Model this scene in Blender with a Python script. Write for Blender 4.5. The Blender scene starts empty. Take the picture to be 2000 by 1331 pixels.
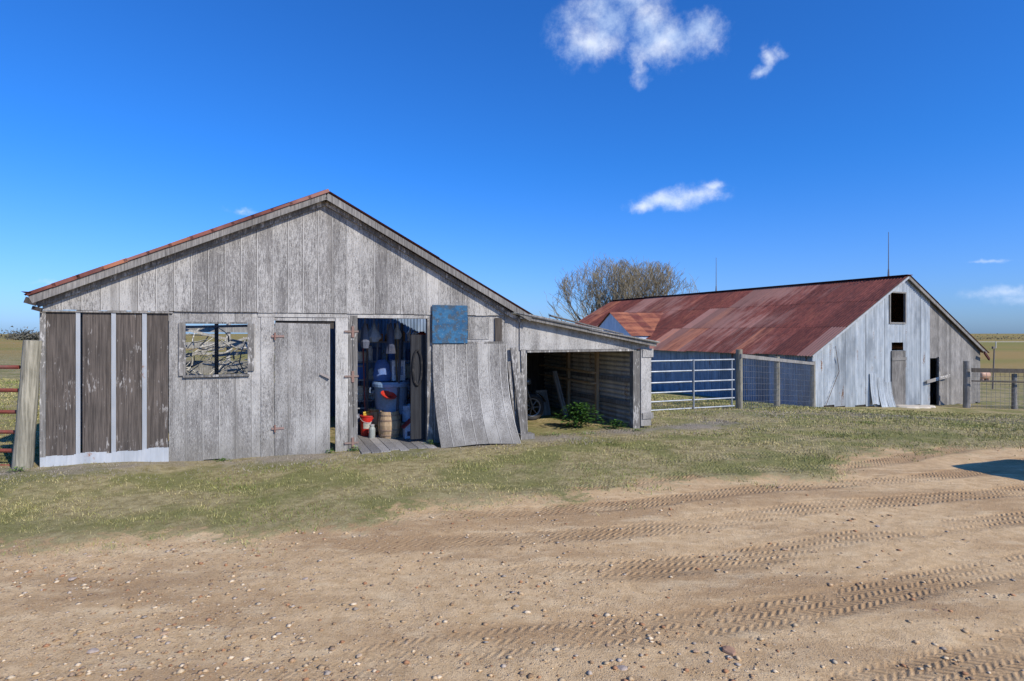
import bpy, math, random
import numpy as np
from mathutils import Vector, Matrix
R = random.Random(7)
NR = np.random.RandomState(5)
scene = bpy.context.scene
COL = scene.collection
TH = math.atan2(.393, .9196)
TB = math.atan2(.448, .894)

# ------------------------------------------------------------------ helpers
class MB:
    def __init__(s):
        s.v = []; s.f = []; s.c = []
    def add(s, vs, fs, col=(1, 1, 1)):
        o = len(s.v)
        s.v.extend([tuple(p) for p in vs])
        for f in fs:
            s.f.append(tuple(i + o for i in f)); s.c.append(col)
    def hexa(s, p, col=(1, 1, 1)):
        s.add(p, [(0, 3, 2, 1), (4, 5, 6, 7), (0, 1, 5, 4), (1, 2, 6, 5), (2, 3, 7, 6), (3, 0, 4, 7)], col)
    def box(s, x0, x1, y0, y1, z0, z1, col=(1, 1, 1)):
        s.hexa([(x0, y0, z0), (x1, y0, z0), (x1, y1, z0), (x0, y1, z0), (x0, y0, z1), (x1, y0, z1), (x1, y1, z1), (x0, y1, z1)], col)
    def beam(s, a, b, w, h, col=(1, 1, 1), up=(0, 0, 1)):
        a = Vector(a); b = Vector(b); d = (b - a).normalized(); u = Vector(up)
        if abs(d.dot(u)) > .98: u = Vector((0, 1, 0))
        x = d.cross(u).normalized() * (w / 2); z = x.cross(d).normalized() * (h / 2)
        s.hexa([a - x - z, a + x - z, b + x - z, b - x - z, a - x + z, a + x + z, b + x + z, b - x + z], col)
    def tube(s, a, b, r0, r1, n=8, col=(1, 1, 1), cap=True):
        a = Vector(a); b = Vector(b); d = (b - a)
        if d.length < 1e-6: return
        d.normalize(); u = Vector((0, 0, 1)) if abs(d.z) < .9 else Vector((1, 0, 0))
        x = d.cross(u).normalized(); y = d.cross(x)
        vs = []
        for p, r in ((a, r0), (b, r1)):
            for i in range(n):
                t = 2 * math.pi * i / n
                vs.append(p + (x * math.cos(t) + y * math.sin(t)) * r)
        fs = [(i, (i + 1) % n, n + (i + 1) % n, n + i) for i in range(n)]
        if cap: fs += [tuple(range(n))[::-1], tuple(range(n, 2 * n))]
        s.add(vs, fs, col)
    def path(s, pts, r, n=8, col=(1, 1, 1)):
        for i in range(len(pts) - 1):
            s.tube(pts[i], pts[i + 1], r, r, n, col, True)
    def lathe(s, prof, n=24, c=(0, 0, 0), col=(1, 1, 1), axis='z', colf=None):
        vs = []
        for r, z in prof:
            for i in range(n):
                t = 2 * math.pi * i / n
                p = (r * math.cos(t), r * math.sin(t), z)
                if axis == 'y': p = (p[0], p[2], p[1])
                if axis == 'x': p = (p[2], p[0], p[1])
                vs.append((p[0] + c[0], p[1] + c[1], p[2] + c[2]))
        for j in range(len(prof) - 1):
            for i in range(n):
                cc = colf(j, i) if colf else col
                k = (i + 1) % n
                s.f.append(tuple(len(s.v) + q for q in (j * n + i, j * n + k, (j + 1) * n + k, (j + 1) * n + i))); s.c.append(cc)
        s.v.extend(vs)
    def obj(s, name, mat, parent=None, loc=(0, 0, 0), rz=0, smooth=False, label=None, rot=None):
        me = bpy.data.meshes.new(name)
        me.from_pydata(s.v, [], s.f)
        at = me.attributes.new("Col", 'FLOAT_COLOR', 'CORNER')
        cnt = np.array([len(f) for f in s.f]); c = np.ones((len(s.f), 4)); c[:, :3] = np.array(s.c)
        at.data.foreach_set('color', np.repeat(c, cnt, axis=0).ravel().astype(np.float32))
        if smooth:
            me.polygons.foreach_set('use_smooth', [True] * len(me.polygons))
        me.materials.append(mat)
        me.update()
        ob = bpy.data.objects.new(name, me)
        COL.objects.link(ob)
        ob.location = loc; ob.rotation_euler = rot if rot else (0, 0, rz)
        if parent: ob.parent = parent
        if label: ob["label"] = label
        return ob

def thing(name, label, cat, loc=(0, 0, 0), rz=0, group=None):
    e = bpy.data.objects.new(name, None); COL.objects.link(e)
    e.empty_display_size = .2
    e.location = loc; e.rotation_euler = (0, 0, rz)
    e["label"] = label; e["category"] = cat
    if group: e["group"] = group
    return e
def tag(o, label, cat, group=None):
    o["label"] = label; o["category"] = cat
    if group: o["group"] = group
    return o

class G:
    def __init__(s, tree): s.t = tree
    def n(s, ty, ins=None, **pr):
        nd = s.t.nodes.new(ty)
        for k, v in pr.items(): setattr(nd, k, v)
        for k, v in (ins or {}).items():
            if isinstance(v, bpy.types.NodeSocket): s.t.links.new(v, nd.inputs[k])
            else: nd.inputs[k].default_value = v
        return nd
    def obj(s): return s.n('ShaderNodeTexCoord').outputs['Object']
    def map(s, v, sc): return s.n('ShaderNodeVectorMath', {0: v, 1: sc}, operation='MULTIPLY').outputs[0]
    def noise(s, v, scale, det=4, ro=.55): return s.n('ShaderNodeTexNoise', {'Vector': v, 'Scale': scale, 'Detail': det, 'Roughness': ro}).outputs[0]
    def math(s, op, a, b=0.0, c=None, clamp=False):
        i = {0: a, 1: b}
        if c is not None: i[2] = c
        nd = s.n('ShaderNodeMath', i, operation=op); nd.use_clamp = clamp
        return nd.outputs[0]
    def ss(s, v, a, b, lo=0., hi=1.):
        return s.n('ShaderNodeMapRange', {'Value': v, 'From Min': a, 'From Max': b, 'To Min': lo, 'To Max': hi}, interpolation_type='SMOOTHSTEP').outputs[0]
    def mix(s, f, a, b, mode='MIX'):
        def c(q): return q if isinstance(q, bpy.types.NodeSocket) or len(q) == 4 else tuple(q) + (1,)
        nd = s.n('ShaderNodeMix', data_type='RGBA', blend_type=mode)
        for k, v in ((0, f), (6, c(a)), (7, c(b))):
            if isinstance(v, bpy.types.NodeSocket): s.t.links.new(v, nd.inputs[k])
            else: nd.inputs[k].default_value = v
        return nd.outputs[2]
    def gray(s, f): return s.n('ShaderNodeCombineColor', {0: f, 1: f, 2: f}).outputs[0]
    def attr(s, name): return s.n('ShaderNodeAttribute', attribute_name=name)

def newmat(name):
    m = bpy.data.materials.new(name); m.use_nodes = True
    m.node_tree.nodes.clear()
    return m, G(m.node_tree)
def finish(g, col, rough=.8, metal=0., bump=None, bs=.5, bd=.01, **kw):
    ins = {'Base Color': col, 'Roughness': rough, 'Metallic': metal}
    if bump is not None:
        ins['Normal'] = g.n('ShaderNodeBump', {'Height': bump, 'Strength': bs, 'Distance': bd}).outputs[0]
    ins.update(kw)
    b = g.n('ShaderNodeBsdfPrincipled', ins)
    if 'Specular IOR Level' not in kw: b.inputs['Specular IOR Level'].default_value = .25
    g.n('ShaderNodeOutputMaterial', {0: b.outputs[0]})

def m_paint():
    m, g = newmat('peeling_paint_siding')
    o = g.obj(); A = g.attr('Col'); sep = g.n('ShaderNodeSeparateColor', {0: A.outputs['Color']})
    n1 = g.noise(g.map(o, (130, 130, 19)), 1, 4, .7)
    n3 = g.noise(o, 105, 4, .75)
    n2 = g.noise(g.map(o, (2.4, 2.4, .8)), 1.1, 5, .7)
    a = g.math('MULTIPLY_ADD', n1, .6, g.math('MULTIPLY', n3, .4))
    a = g.math('MULTIPLY_ADD', g.math('SUBTRACT', n2, .5), .46, a)
    a = g.math('MULTIPLY_ADD', g.math('SUBTRACT', sep.outputs[0], .5), .32, a)
    mk = g.ss(a, .41, .59)
    wn = g.noise(g.map(o, (60, 60, 2.5)), 1, 4, .65)
    wood = g.mix(g.ss(wn, .3, .7), (.095, .088, .082), (.265, .25, .235))
    pn = g.noise(o, 7, 3)
    paint = g.mix(pn, (.40, .38, .352), (.53, .507, .468))
    c = g.mix(mk, wood, paint)
    st = g.noise(g.map(o, (8, 8, .45)), 1, 5, .68)
    c = g.mix(g.ss(st, .50, .70, 0, .58), c, (.15, .137, .123))
    z = g.n('ShaderNodeSeparateXYZ', {0: o}).outputs[2]
    dz = g.math('MULTIPLY_ADD', g.noise(g.map(o, (6, 6, 2)), 1, 3), .6, z)
    c = g.mix(g.ss(dz, .15, .8, .6, 0.), c, (.17, .155, .13))
    c = g.mix(1., c, g.gray(sep.outputs[1]), 'MULTIPLY')
    finish(g, c, .85, 0, mk, .4, .0025)
    return m
def m_wood(name, ca, cb, flake=None, fl=.6, sc=(50, 50, 3), rough=.85, z=True, dk=.35):
    m, g = newmat(name)
    o = g.obj(); A = g.attr('Col')
    n = g.noise(g.map(o, sc), 1, 6, .65)
    n2 = g.noise(o, 1.7, 3)
    c = g.mix(g.ss(n, .3, .7), ca, cb)
    c = g.mix(g.ss(n2, .3, .7, .0, dk), c, (.05, .045, .04))
    if flake:
        f = g.math('MULTIPLY_ADD', g.noise(g.map(o, (sc[0] * .6, sc[1] * .6, sc[2] * 3)), 1, 6, .7), .6, g.math('MULTIPLY', g.noise(o, 2.4, 3), .4))
        c = g.mix(g.ss(f, fl, fl + .06), c, flake)
    c = g.mix(1., c, A.outputs['Color'], 'MULTIPLY')
    finish(g, c, rough, 0, n, .7, .006)
    return m
def m_metal(name, base, dark, rust, rl=.62, metal=.35, rough=.5, streak=(3, 3, .5), blot=0.):
    m, g = newmat(name)
    o = g.obj(); A = g.attr('Col')
    n = g.noise(g.map(o, (5, 5, 1.2)), 1, 6, .6)
    c = g.mix(g.ss(n, .3, .7), dark, base)
    s = g.noise(g.map(o, (30, 30, .8)), 1, 4)
    c = g.mix(g.ss(s, .55, .75, 0, .35), c, tuple(min(1, x * 1.25) for x in base))
    c = g.mix(g.ss(s, .45, .28, 0, .4), c, tuple(x * .55 for x in dark))
    if blot:
        b = g.noise(g.map(o, (.9, .9, .45)), 1, 5, .65)
        c = g.mix(g.ss(b, .48, .68, 0, blot), c, tuple(x * .6 for x in dark))
    r = g.math('MULTIPLY_ADD', g.noise(o, 22, 5, .7), .3, g.math('MULTIPLY', g.noise(g.map(o, streak), 1, 5, .6), .7))
    rm = g.ss(r, rl, rl + .08)
    c = g.mix(rm, c, rust)
    c = g.mix(1., c, A.outputs['Color'], 'MULTIPLY')
    finish(g, c, g.math('MULTIPLY_ADD', rm, .35, rough), g.math('MULTIPLY_ADD', rm, -metal, metal), n, .15, .004)
    return m
def m_rustroof():
    m, g = newmat('rusted_roof')
    o = g.obj(); A = g.attr('Col'); sp = g.n('ShaderNodeSeparateColor', {0: A.outputs['Color']})
    st = g.noise(g.map(o, (.5, 4.5, .5)), 1, 6, .65)
    fi = g.noise(g.map(o, (3, 14, 3)), 1, 6, .7)
    lo = g.noise(o, .35, 4, .6)
    c = g.mix(g.ss(fi, .3, .7), (.085, .024, .019), (.20, .060, .042))
    dk = g.noise(g.map(o, (.35, 7., .35)), 1, 4, .6)
    c = g.mix(g.ss(dk, .5, .66, 0, .5), c, (.06, .027, .024))
    pal = g.math('ADD', g.math('MULTIPLY_ADD', st, .7, g.math('MULTIPLY', lo, .6)), sp.outputs[2])
    c = g.mix(g.ss(pal, 1.56, 1.82, 0, .6), c, (.32, .185, .155))
    orr = g.math('ADD', g.math('MULTIPLY', g.math('SUBTRACT', st, .5), 1.4), sp.outputs[0])
    c = g.mix(g.ss(orr, .25, .85, 0, .85), c, g.mix(fi, (.30, .085, .035), (.52, .23, .12)))
    c = g.mix(1., c, g.gray(sp.outputs[1]), 'MULTIPLY')
    finish(g, c, .62, .1, fi, .2, .005)
    return m
def m_plain(name, col, rough=.5, metal=0., var=.25, sc=14, bs=.15, **kw):
    m, g = newmat(name)
    o = g.obj(); A = g.attr('Col')
    n = g.noise(o, sc, 5, .6)
    c = g.mix(g.ss(n, .3, .72), tuple(x * (1 - var) for x in col), tuple(min(1, x * (1 + var * .5)) for x in col))
    d = g.noise(o, 3.1, 4)
    c = g.mix(g.ss(d, .5, .8, 0, .3), c, (.14, .12, .10))
    c = g.mix(1., c, A.outputs['Color'], 'MULTIPLY')
    finish(g, c, rough, metal, n, bs, .003, **kw)
    return m
def m_attr(name, rough=.8, dirt=0.):
    m, g = newmat(name)
    A = g.attr('Col'); o = g.obj()
    n = g.noise(o, 60, 3)
    c = g.mix(1., A.outputs['Color'], g.gray(g.ss(n, .2, .8, .75, 1.15)), 'MULTIPLY')
    if dirt:
        c = g.mix(g.ss(g.noise(o, 9, 4, .7), .45, .7, 0, dirt), c, (.20, .17, .14))
    finish(g, c, rough)
    return m

PAINT = m_paint()
BROWN = m_wood('brown_planks', (.060, .050, .044), (.175, .146, .126), (.38, .36, .34), .565, (55, 55, 2.2))
GREY = m_wood('grey_weathered_wood', (.14, .13, .12), (.37, .345, .315), None)
PALE = m_wood('pale_timber', (.30, .29, .265), (.60, .58, .53), None, dk=.2)
GREYP = m_wood('grey_wood_old_paint', (.13, .12, .108), (.31, .29, .265), (.48, .455, .42), .53)
DARKW = m_wood('dark_old_wood', (.05, .04, .035), (.13, .11, .09), None)
TANW = m_wood('tan_wood', (.40, .27, .15), (.62, .45, .28), None, sc=(30, 30, 2), dk=.1)
POSTW = m_wood('post_wood', (.18, .165, .12), (.42, .38, .29), None, sc=(40, 40, 2.5))
GALV = m_metal('galvanised_sheet', (.60, .63, .64), (.40, .44, .47), (.27, .16, .10), .59, .1, .5, blot=.6)
GALVI = m_metal('galvanised_inner_sheet', (.72, .66, .57), (.48, .43, .36), (.38, .25, .15), .57, .05, .6)
GALVS = m_metal('galvanised_side', (.36, .43, .50), (.18, .24, .31), (.17, .085, .05), .575, .1, .5)
WHITEM = m_metal('white_flashing', (.50, .51, .52), (.37, .39, .41), (.28, .12, .06), .60, .1, .5)
GATEM = m_metal('gate_steel', (.33, .35, .37), (.21, .23, .25), (.25, .12, .07), .66, .3, .42)
RUSTP = m_plain('rusty_pipe', (.16, .045, .03), .75)
RUST = m_rustroof()
GEN = m_attr('painted_plastic', .45, .3)
GENR = m_attr('dull_colours', .85, .25)
RUBBER = m_plain('rubber', (.018, .018, .019), .7)
CHROME = m_plain('chrome', (.22, .22, .23), .4, .6, .1)
STONE = m_attr('stone_surface', .9)
GRASSM = m_attr('grass_blades', .75)
BARK = m_plain('bark', (.29, .25, .19), .9, 0, .35, 9)
DIMRUST = m_plain('dark_iron', (.12, .08, .06), .8)

def mk_blue():
    m, g = newmat('blue_plywood')
    o = g.obj()
    a = g.noise(g.map(o, (4, 4, 6)), 1, 6, .7); b = g.noise(o, 34, 5, .75); c0 = g.noise(o, 9, 6, .7)
    c = g.mix(g.ss(a, .3, .7), (.014, .070, .15), (.035, .145, .27))
    c = g.mix(g.ss(c0, .48, .60, 0, .85), c, (.05, .066, .082))
    c = g.mix(g.ss(b, .59, .65, 0, .75), c, (.27, .255, .22))
    finish(g, c, .65, 0, b, .3, .002)
    return m
BLUEB = mk_blue()

# ------------------------------------------------------------------ terrain
def snz(x, y):
    return (np.sin(x * 1.7 + 1.3 * np.sin(y * .9)) + np.sin(y * 2.3 + 1.1 * np.sin(x * 1.3 + 2)) + .6 * np.sin(x * 4.1 + y * 3.3) + .5 * np.sin(x * 7.7 - y * 6.1 + 1)) / 3.1
def terr(x, y):
    x = np.asarray(x, float); y = np.asarray(y, float)
    d = x + y
    z = np.interp(d, [-3000, 12, 19, 20.5, 26, 33.5, 42, 50, 80, 200, 600, 3000], [-.1, -.1, -.13, -.18, -.49, -1.07, -1.4, -1.6, -1.8, -1.2, .3, 1.4])
    lift = np.clip((-4.2 - x) / 1.6, 0, 1) * np.clip((y - 5.2) / 1.6, 0, 1)
    z = z + .1 * lift * lift * (3 - 2 * lift)
    return z
def yb(x):
    return np.interp(x, [-30, -7, -4.5, -2.6, -1.36, 0, 1.6, 2.95, 4.3, 5.0, 5.9, 8.6, 14, 30], [4.5, 4.6, 4.9, 5.2, 5.75, 6.25, 6.9, 7.25, 7.45, 8.3, 8.95, 9.5, 10.2, 12])
def edge(x, y):
    return y - yb(x) + .36 * snz(x * 1.1, y * 1.1) + .26 * snz(x * 4 + 3, y * 4)
def tz(x, y): return float(terr(x, y))

def axis(lo, hi, st, far):
    a = list(np.arange(lo, hi + 1e-6, st)); s = st; v = hi
    while v < far: s *= 1.18; v += s; a.append(v)
    s = st; v = lo; b = []
    while v > -far: s *= 1.18; v -= s; b.append(v)
    return np.array(b[::-1] + a)
xs = axis(-12, 14, .1, 3000); ys = axis(1, 14, .1, 3000)
X, Y = np.meshgrid(xs, ys)
Z = terr(X, Y)
E = edge(X, Y)
near = (np.abs(X) < 13) & (Y > .5) & (Y < 15)
Z = Z + np.where(near, .012 * snz(X * 1.5, Y * 2.2) + .006 * snz(X * 6, Y * 7), 0)
Z = Z + np.where(near, np.clip(E, 0, .3) * .08, .024)
nx, ny = len(xs), len(ys)
me = bpy.data.meshes.new('ground')
idx = np.arange(nx * ny).reshape(ny, nx)
quads = np.stack([idx[:-1, :-1], idx[:-1, 1:], idx[1:, 1:], idx[1:, :-1]], -1).reshape(-1, 4)
me.vertices.add(nx * ny); me.vertices.foreach_set('co', np.stack([X, Y, Z], -1).ravel())
me.loops.add(quads.size); me.loops.foreach_set('vertex_index', quads.ravel().astype(np.int32))
me.polygons.add(len(quads)); me.polygons.foreach_set('loop_start', np.arange(0, quads.size, 4, dtype=np.int32))
me.update(calc_edges=True); me.validate()
me.polygons.foreach_set('use_smooth', [True] * len(me.polygons))
at = me.attributes.new('edge', 'FLOAT', 'POINT'); at.data.foreach_set('value', np.clip(E, -5, 5).ravel().astype(np.float32))
s_l = (X + 6.26) * .9196 + (Y - 7.6) * .393; t_l = -(X + 6.26) * .393 + (Y - 7.6) * .9196
wallband = (np.clip(1 - np.abs(t_l + .25) / .9, 0, 1) * (s_l > -.5) * (s_l < 12) * .9 + .5 * np.clip((X - 3) / 2, 0, 1) * np.clip(1 - np.abs((Y - 13.2 - .5 * (X - 5))) / 1.6, 0, 1)) * (.65 + .5 * snz(X * 2, Y * 2))
at = me.attributes.new('dead', 'FLOAT', 'POINT'); at.data.foreach_set('value', np.clip(wallband, 0, 1).ravel().astype(np.float32))
def m_ground():
    m, g = newmat('ground_surface')
    o = g.obj()
    e = g.attr('edge').outputs['Fac']; dead = g.attr('dead').outputs['Fac']
    sx = g.n('ShaderNodeSeparateXYZ', {0: o})
    x = sx.outputs[0]; y = sx.outputs[1]
    f1 = g.noise(o, 9, 6, .7); f2 = g.noise(o, 95, 4, .75); lo = g.noise(g.map(o, (.40, 1.3, 1)), 1, 5, .6); lo2 = g.noise(g.map(o, (1.2, 3.5, 1)), 1.3, 5, .65)
    c = g.mix(g.ss(f1, .30, .70), (.53, .35, .175), (.71, .50, .275))
    c = g.mix(g.ss(lo, .44, .62, 0, .68), c, (.37, .225, .11))
    c = g.mix(g.ss(lo2, .52, .68, 0, .55), c, (.77, .585, .345))
    c = g.mix(g.ss(f2, .52, .72, 0, .65), c, (.26, .16, .083))
    c = g.mix(g.ss(f2, .46, .3, 0, .4), c, (.80, .65, .43))
    def grav(sc, th, seed):
        vo = g.n('ShaderNodeTexVoronoi', {'Vector': o, 'Scale': sc}, feature='F1')
        vc = g.n('ShaderNodeSeparateColor', {0: vo.outputs['Color']})
        gl = g.ss(g.math('MULTIPLY_ADD', x, -.035, g.noise(o, seed, 3, .65)), .36, .60, .12, 1.)
        pr = g.math('MULTIPLY', g.math('GREATER_THAN', vc.outputs[0], th), g.math('MULTIPLY', g.ss(vo.outputs['Distance'], .45, .30), gl))
        return pr, g.mix(vc.outputs[1], (.25, .14, .08), (.74, .57, .38))
    p1, c1 = grav(85., .45, 1.4)
    p2, c2 = grav(34., .83, 1.1)
    c = g.mix(g.math('MULTIPLY', p1, .75), c, c1)
    c = g.mix(g.math('MULTIPLY', p2, .8), c, c2)
    wob = g.math('MULTIPLY', g.math('SUBTRACT', g.noise(g.map(o, (.12, .12, 1)), 1, 1), .5), 2.6)
    v = g.math('ADD', g.math('MULTIPLY_ADD', x, -.30, y), wob)
    u = g.math('MULTIPLY_ADD', y, .30, x)
    pv = g.math('PINGPONG', v, .46)
    band = g.ss(pv, .22, .32)
    tr = g.math('SINE', g.math('MULTIPLY_ADD', u, 92., g.math('MULTIPLY', g.math('PINGPONG', v, .06), 95.)))
    tr = g.math('MULTIPLY', g.math('MULTIPLY', tr, .5), band)
    tmask = g.math('MULTIPLY', g.ss(x, -3.0, 2.2), g.ss(g.noise(g.map(o, (.4, 1.3, 1)), 1., 3, .6), .30, .55))
    brk = g.ss(g.noise(o, 5, 4, .7), .34, .58)
    tr = g.math('MULTIPLY', g.math('MULTIPLY', tr, tmask), brk)
    c = g.mix(g.math('MULTIPLY', g.ss(tr, 0., -.35), .38), c, (.30, .18, .09))
    c = g.mix(g.math('MULTIPLY', band, g.math('MULTIPLY', tmask, .36)), c, (.36, .22, .11))
    t = g.mix(g.ss(f1, .3, .7), (.24, .19, .085), (.47, .38, .20))
    t = g.mix(g.ss(g.noise(o, .9, 4), .43, .60, 0, .7), t, (.165, .175, .05))
    t = g.mix(g.ss(f2, .45, .7, 0, .6), t, (.13, .115, .045))
    t = g.mix(g.math('MULTIPLY', g.ss(g.math('MULTIPLY_ADD', f1, .7, dead), .6, 1.1), .8), t, g.mix(g.ss(f2, .35, .65), (.15, .125, .10), (.40, .34, .27)))
    far = g.ss(y, 26, 70)
    fn = g.noise(g.map(o, (.012, .04, 1)), 1, 5)
    fc = g.mix(g.ss(fn, .4, .62), (.32, .22, .08), (.23, .205, .06))
    t = g.mix(far, t, fc)
    k = g.ss(g.math('ADD', e, g.math('MULTIPLY', g.math('SUBTRACT', f1, .5), 2.0)), -.12, .40)
    c = g.mix(k, c, t)
    h = g.math('MULTIPLY_ADD', f1, .7, g.math('MULTIPLY', f2, .40))
    h = g.math('ADD', h, g.math('MULTIPLY', g.math('ADD', p1, g.math('MULTIPLY', p2, 2.)), .22))
    h = g.math('MULTIPLY_ADD', tr, .60, h)
    h = g.math('MULTIPLY_ADD', g.math('MULTIPLY', band, tmask), -.6, h)
    finish(g, c, .95, 0, h, .8, .028, **{'Specular IOR Level': .08})
    return m
me.materials.append(m_ground())
ground = bpy.data.objects.new('ground', me); COL.objects.link(ground); ground["kind"] = "structure"

# ------------------------------------------------------------------ wall generators
def planks(mb, x0, x1, bot, top, w, y0, th, holes=(), colf=None, groove=0, gcol=(.9, 1.1, 1), jag=0, brk=(), jit=0):
    bks = sorted(set([h[0] for h in holes] + [h[1] for h in holes] + list(brk)))
    a = x0; i = 0
    while a < x1 - 1e-4:
        ww = w * (1 + (R.random() - .5) * jit)
        b = min(a + ww, x1)
        col = colf(i, a) if colf else (1, 1, 1)
        bb = bot + R.random() * jag
        parts = [(a, b - groove, y0, th, col)]
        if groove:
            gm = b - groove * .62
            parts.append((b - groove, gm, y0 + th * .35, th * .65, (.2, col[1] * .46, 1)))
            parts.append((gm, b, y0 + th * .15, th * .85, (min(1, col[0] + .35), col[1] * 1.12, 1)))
        for pa, pb, yy, tt, cc in parts:
            cuts = [pa] + [q for q in bks if pa + 1e-4 < q < pb - 1e-4] + [pb]
            for c0, c1 in zip(cuts[:-1], cuts[1:]):
                mid = (c0 + c1) / 2
                hs = sorted([h for h in holes if h[0] < mid < h[1]], key=lambda h: h[2])
                out = []; cur = bb
                for h in hs:
                    if h[2] > cur: out.append((cur, h[2]))
                    cur = max(cur, h[3])
                t0 = top(c0); t1 = top(c1)
                out.append((cur, None))
                for za, zb in out:
                    zb0 = t0 if zb is None else min(zb, t0); zb1 = t1 if zb is None else min(zb, t1)
                    if zb0 <= za and zb1 <= za: continue
                    mb.hexa([(c0, yy, za), (c1, yy, za), (c1, yy + tt, za), (c0, yy + tt, za),
                             (c0, yy, max(zb0, za)), (c1, yy, max(zb1, za)), (c1, yy + tt, max(zb1, za)), (c0, yy + tt, max(zb0, za))], cc)
        a = b; i += 1

def corrwall(mb, x0, x1, bot, top, y0, amp, pitch, holes=(), colf=None, sub=6, sheet=.66, botf=None):
    step = pitch / sub
    pts = list(np.arange(x0, x1, step)) + [x1] + [h[0] for h in holes] + [h[1] for h in holes]
    pts = sorted(set(round(p, 4) for p in pts))
    for a, b in zip(pts[:-1], pts[1:]):
        mid = (a + b) / 2; ya = y0 + amp * math.sin(2 * math.pi * a / pitch); ybb = y0 + amp * math.sin(2 * math.pi * b / pitch)
        hs = sorted([h for h in holes if h[0] < mid < h[1]], key=lambda h: h[2])
        k = int((a - x0) / sheet)
        col = colf(k, mid) if colf else (1, 1, 1)
        bo = botf(k) if botf else bot
        out = []; cur = bo
        for h in hs:
            if h[2] > cur: out.append((cur, h[2], h[2]))
            cur = max(cur, h[3])
        out.append((cur, top(a), top(b)))
        for za, z0, z1 in out:
            if max(z0, z1) <= za: continue
            mb.add([(a, ya, za), (b, ybb, za), (b, ybb, z1), (a, ya, z0)], [(0, 1, 2, 3)], col)

def corrroof(mb, x0, z0, x1, z1, y0, y1, amp, pitch, rows=1, colf=None, sub=6, sheet=.66, wobble=0):
    d = Vector((x1 - x0, z1 - z0)).normalized(); nx_, nz_ = -d.y, d.x
    if nz_ < 0: nx_, nz_ = -nx_, -nz_
    yy = np.arange(y0, y1 + 1e-6, pitch / sub)
    for r in range(rows):
        f0 = r / rows; f1 = (r + 1) / rows
        off = .008 * (rows - r) if rows > 1 else 0
        o = len(mb.v)
        for y in yy:
            h = amp * math.sin(2 * math.pi * y / pitch)
            k = int((y - y0) / sheet)
            e = ((k * 7919 + r * 31) % 17) / 17 * wobble
            for f in (f0, f1 + .01 + (e if r == rows - 1 else 0)):
                x = x0 + (x1 - x0) * f + nx_ * (h + off); z = z0 + (z1 - z0) * f + nz_ * (h + off)
                mb.v.append((x, y, z))
        for i in range(len(yy) - 1):
            k = int((yy[i] - y0) / sheet)
            mb.f.append((o + 2 * i, o + 2 * i + 1, o + 2 * i + 3, o + 2 * i + 2)); mb.c.append(colf(k, r) if colf else (0, 1, 1))

# ------------------------------------------------------------------ SHED
SO = Vector((-6.26, 7.6, 0))
def SL(s, t, z=0.):
    return (SO.x + .9196 * s - .393 * t, SO.y + .393 * s + .9196 * t, z)
shed = thing('shed', 'weathered grey wooden shed with gabled front and low lean-to', 'shed', tuple(SO), TH)
AP = (3.59, 4.0)
def gtop(x): return 2.19 + (3.90 - 2.19) * x / AP[0] if x < AP[0] else 3.90 - (3.90 - 2.08) * (x - AP[0]) / (7.0 - AP[0])
mb = MB()
def gc(i, a):
    base = .60 if a < 1.4 else (.42 if a < 4.6 else .50)
    return (base + R.uniform(-.12, .12), R.uniform(.86, 1.04), 1)
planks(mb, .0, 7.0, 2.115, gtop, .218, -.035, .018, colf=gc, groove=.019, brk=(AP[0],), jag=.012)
mb.obj('gable_wall', PAINT, shed, label='peeling grey-white gable siding')
mb = MB()
holes = [(1.655, 2.475, 1.188, 1.966), (2.85, 3.744, -.3, 2.0), (4.0, 5.30, -.3, 2.05)]
def lc(i, a): return (.54 + R.uniform(-.12, .12), R.uniform(.88, 1.04), 1)
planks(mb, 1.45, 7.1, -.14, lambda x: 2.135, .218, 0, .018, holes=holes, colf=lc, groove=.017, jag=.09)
mb.obj('front_wall', PAINT, shed, label='peeling white painted plywood siding')
mb = MB()
for a, b in [(.03, .40), (.43, .79), (.80, 1.16), (1.17, 1.45)]:
    k = R.uniform(.8, 1.15)
    mb.box(a, b - .012, R.uniform(0, .008), .03, .10, 2.11, (k, k * .98, k * .96))
mb.obj('plank_wall', BROWN, shed, label='bare brown weathered planks')
for xx, wd in ((.385, .044), (.79, .048), (1.155, .05)):
    m2 = MB(); m2.box(xx - wd / 2, xx + wd / 2, -.014, -.002, .14, 2.11, (.85,) * 3)
    m2.beam((xx - wd / 2, -.016, .14), (xx - wd / 2, -.016, 2.11), .006, .006)
    m2.obj('metal_strip', WHITEM, shed)
m2 = MB(); pts = 24
for i in range(pts):
    a = -.03 + 1.48 * i / pts; b = -.03 + 1.48 * (i + 1) / pts
    ja = .150 + .03 * (i % 12) / 12 + .01 * math.sin(i)
    m2.hexa([(a, -.03 - .01 * math.sin(i * .7), -.1), (b, -.03 - .01 * math.sin(i * .7 + .7), -.1), (b, -.01, -.1), (a, -.01, -.1), (a, -.026, ja), (b, -.026, ja), (b, -.01, ja), (a, -.01, ja)])
m2.obj('base_flashing', WHITEM, shed, label='white metal flashing along the base')
m2 = MB(); m2.box(-.035, .028, -.02, .05, -.1, 2.1); m2.obj('corner_board', GREYP, shed)
m2 = MB(); m2.box(2.62, 5.30, -.016, -.001, 2.055, 2.112, (.6, .98, 1)); m2.obj('header_board', PAINT, shed)
m2 = MB(); m2.box(2.86, 3.74, .03, .06, 1.88, 2.10, (.6, .6, .6)); m2.obj('door_header', DARKW, shed)
m2 = MB(); m2.box(0, 1.5, -.03, -.001, 2.09, 2.113, (1, 1, 1)); m2.obj('header_board', GREY, shed)
m2 = MB()
def rotp(mb, fn):
    mb.v = [fn(*p) for p in mb.v]
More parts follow.
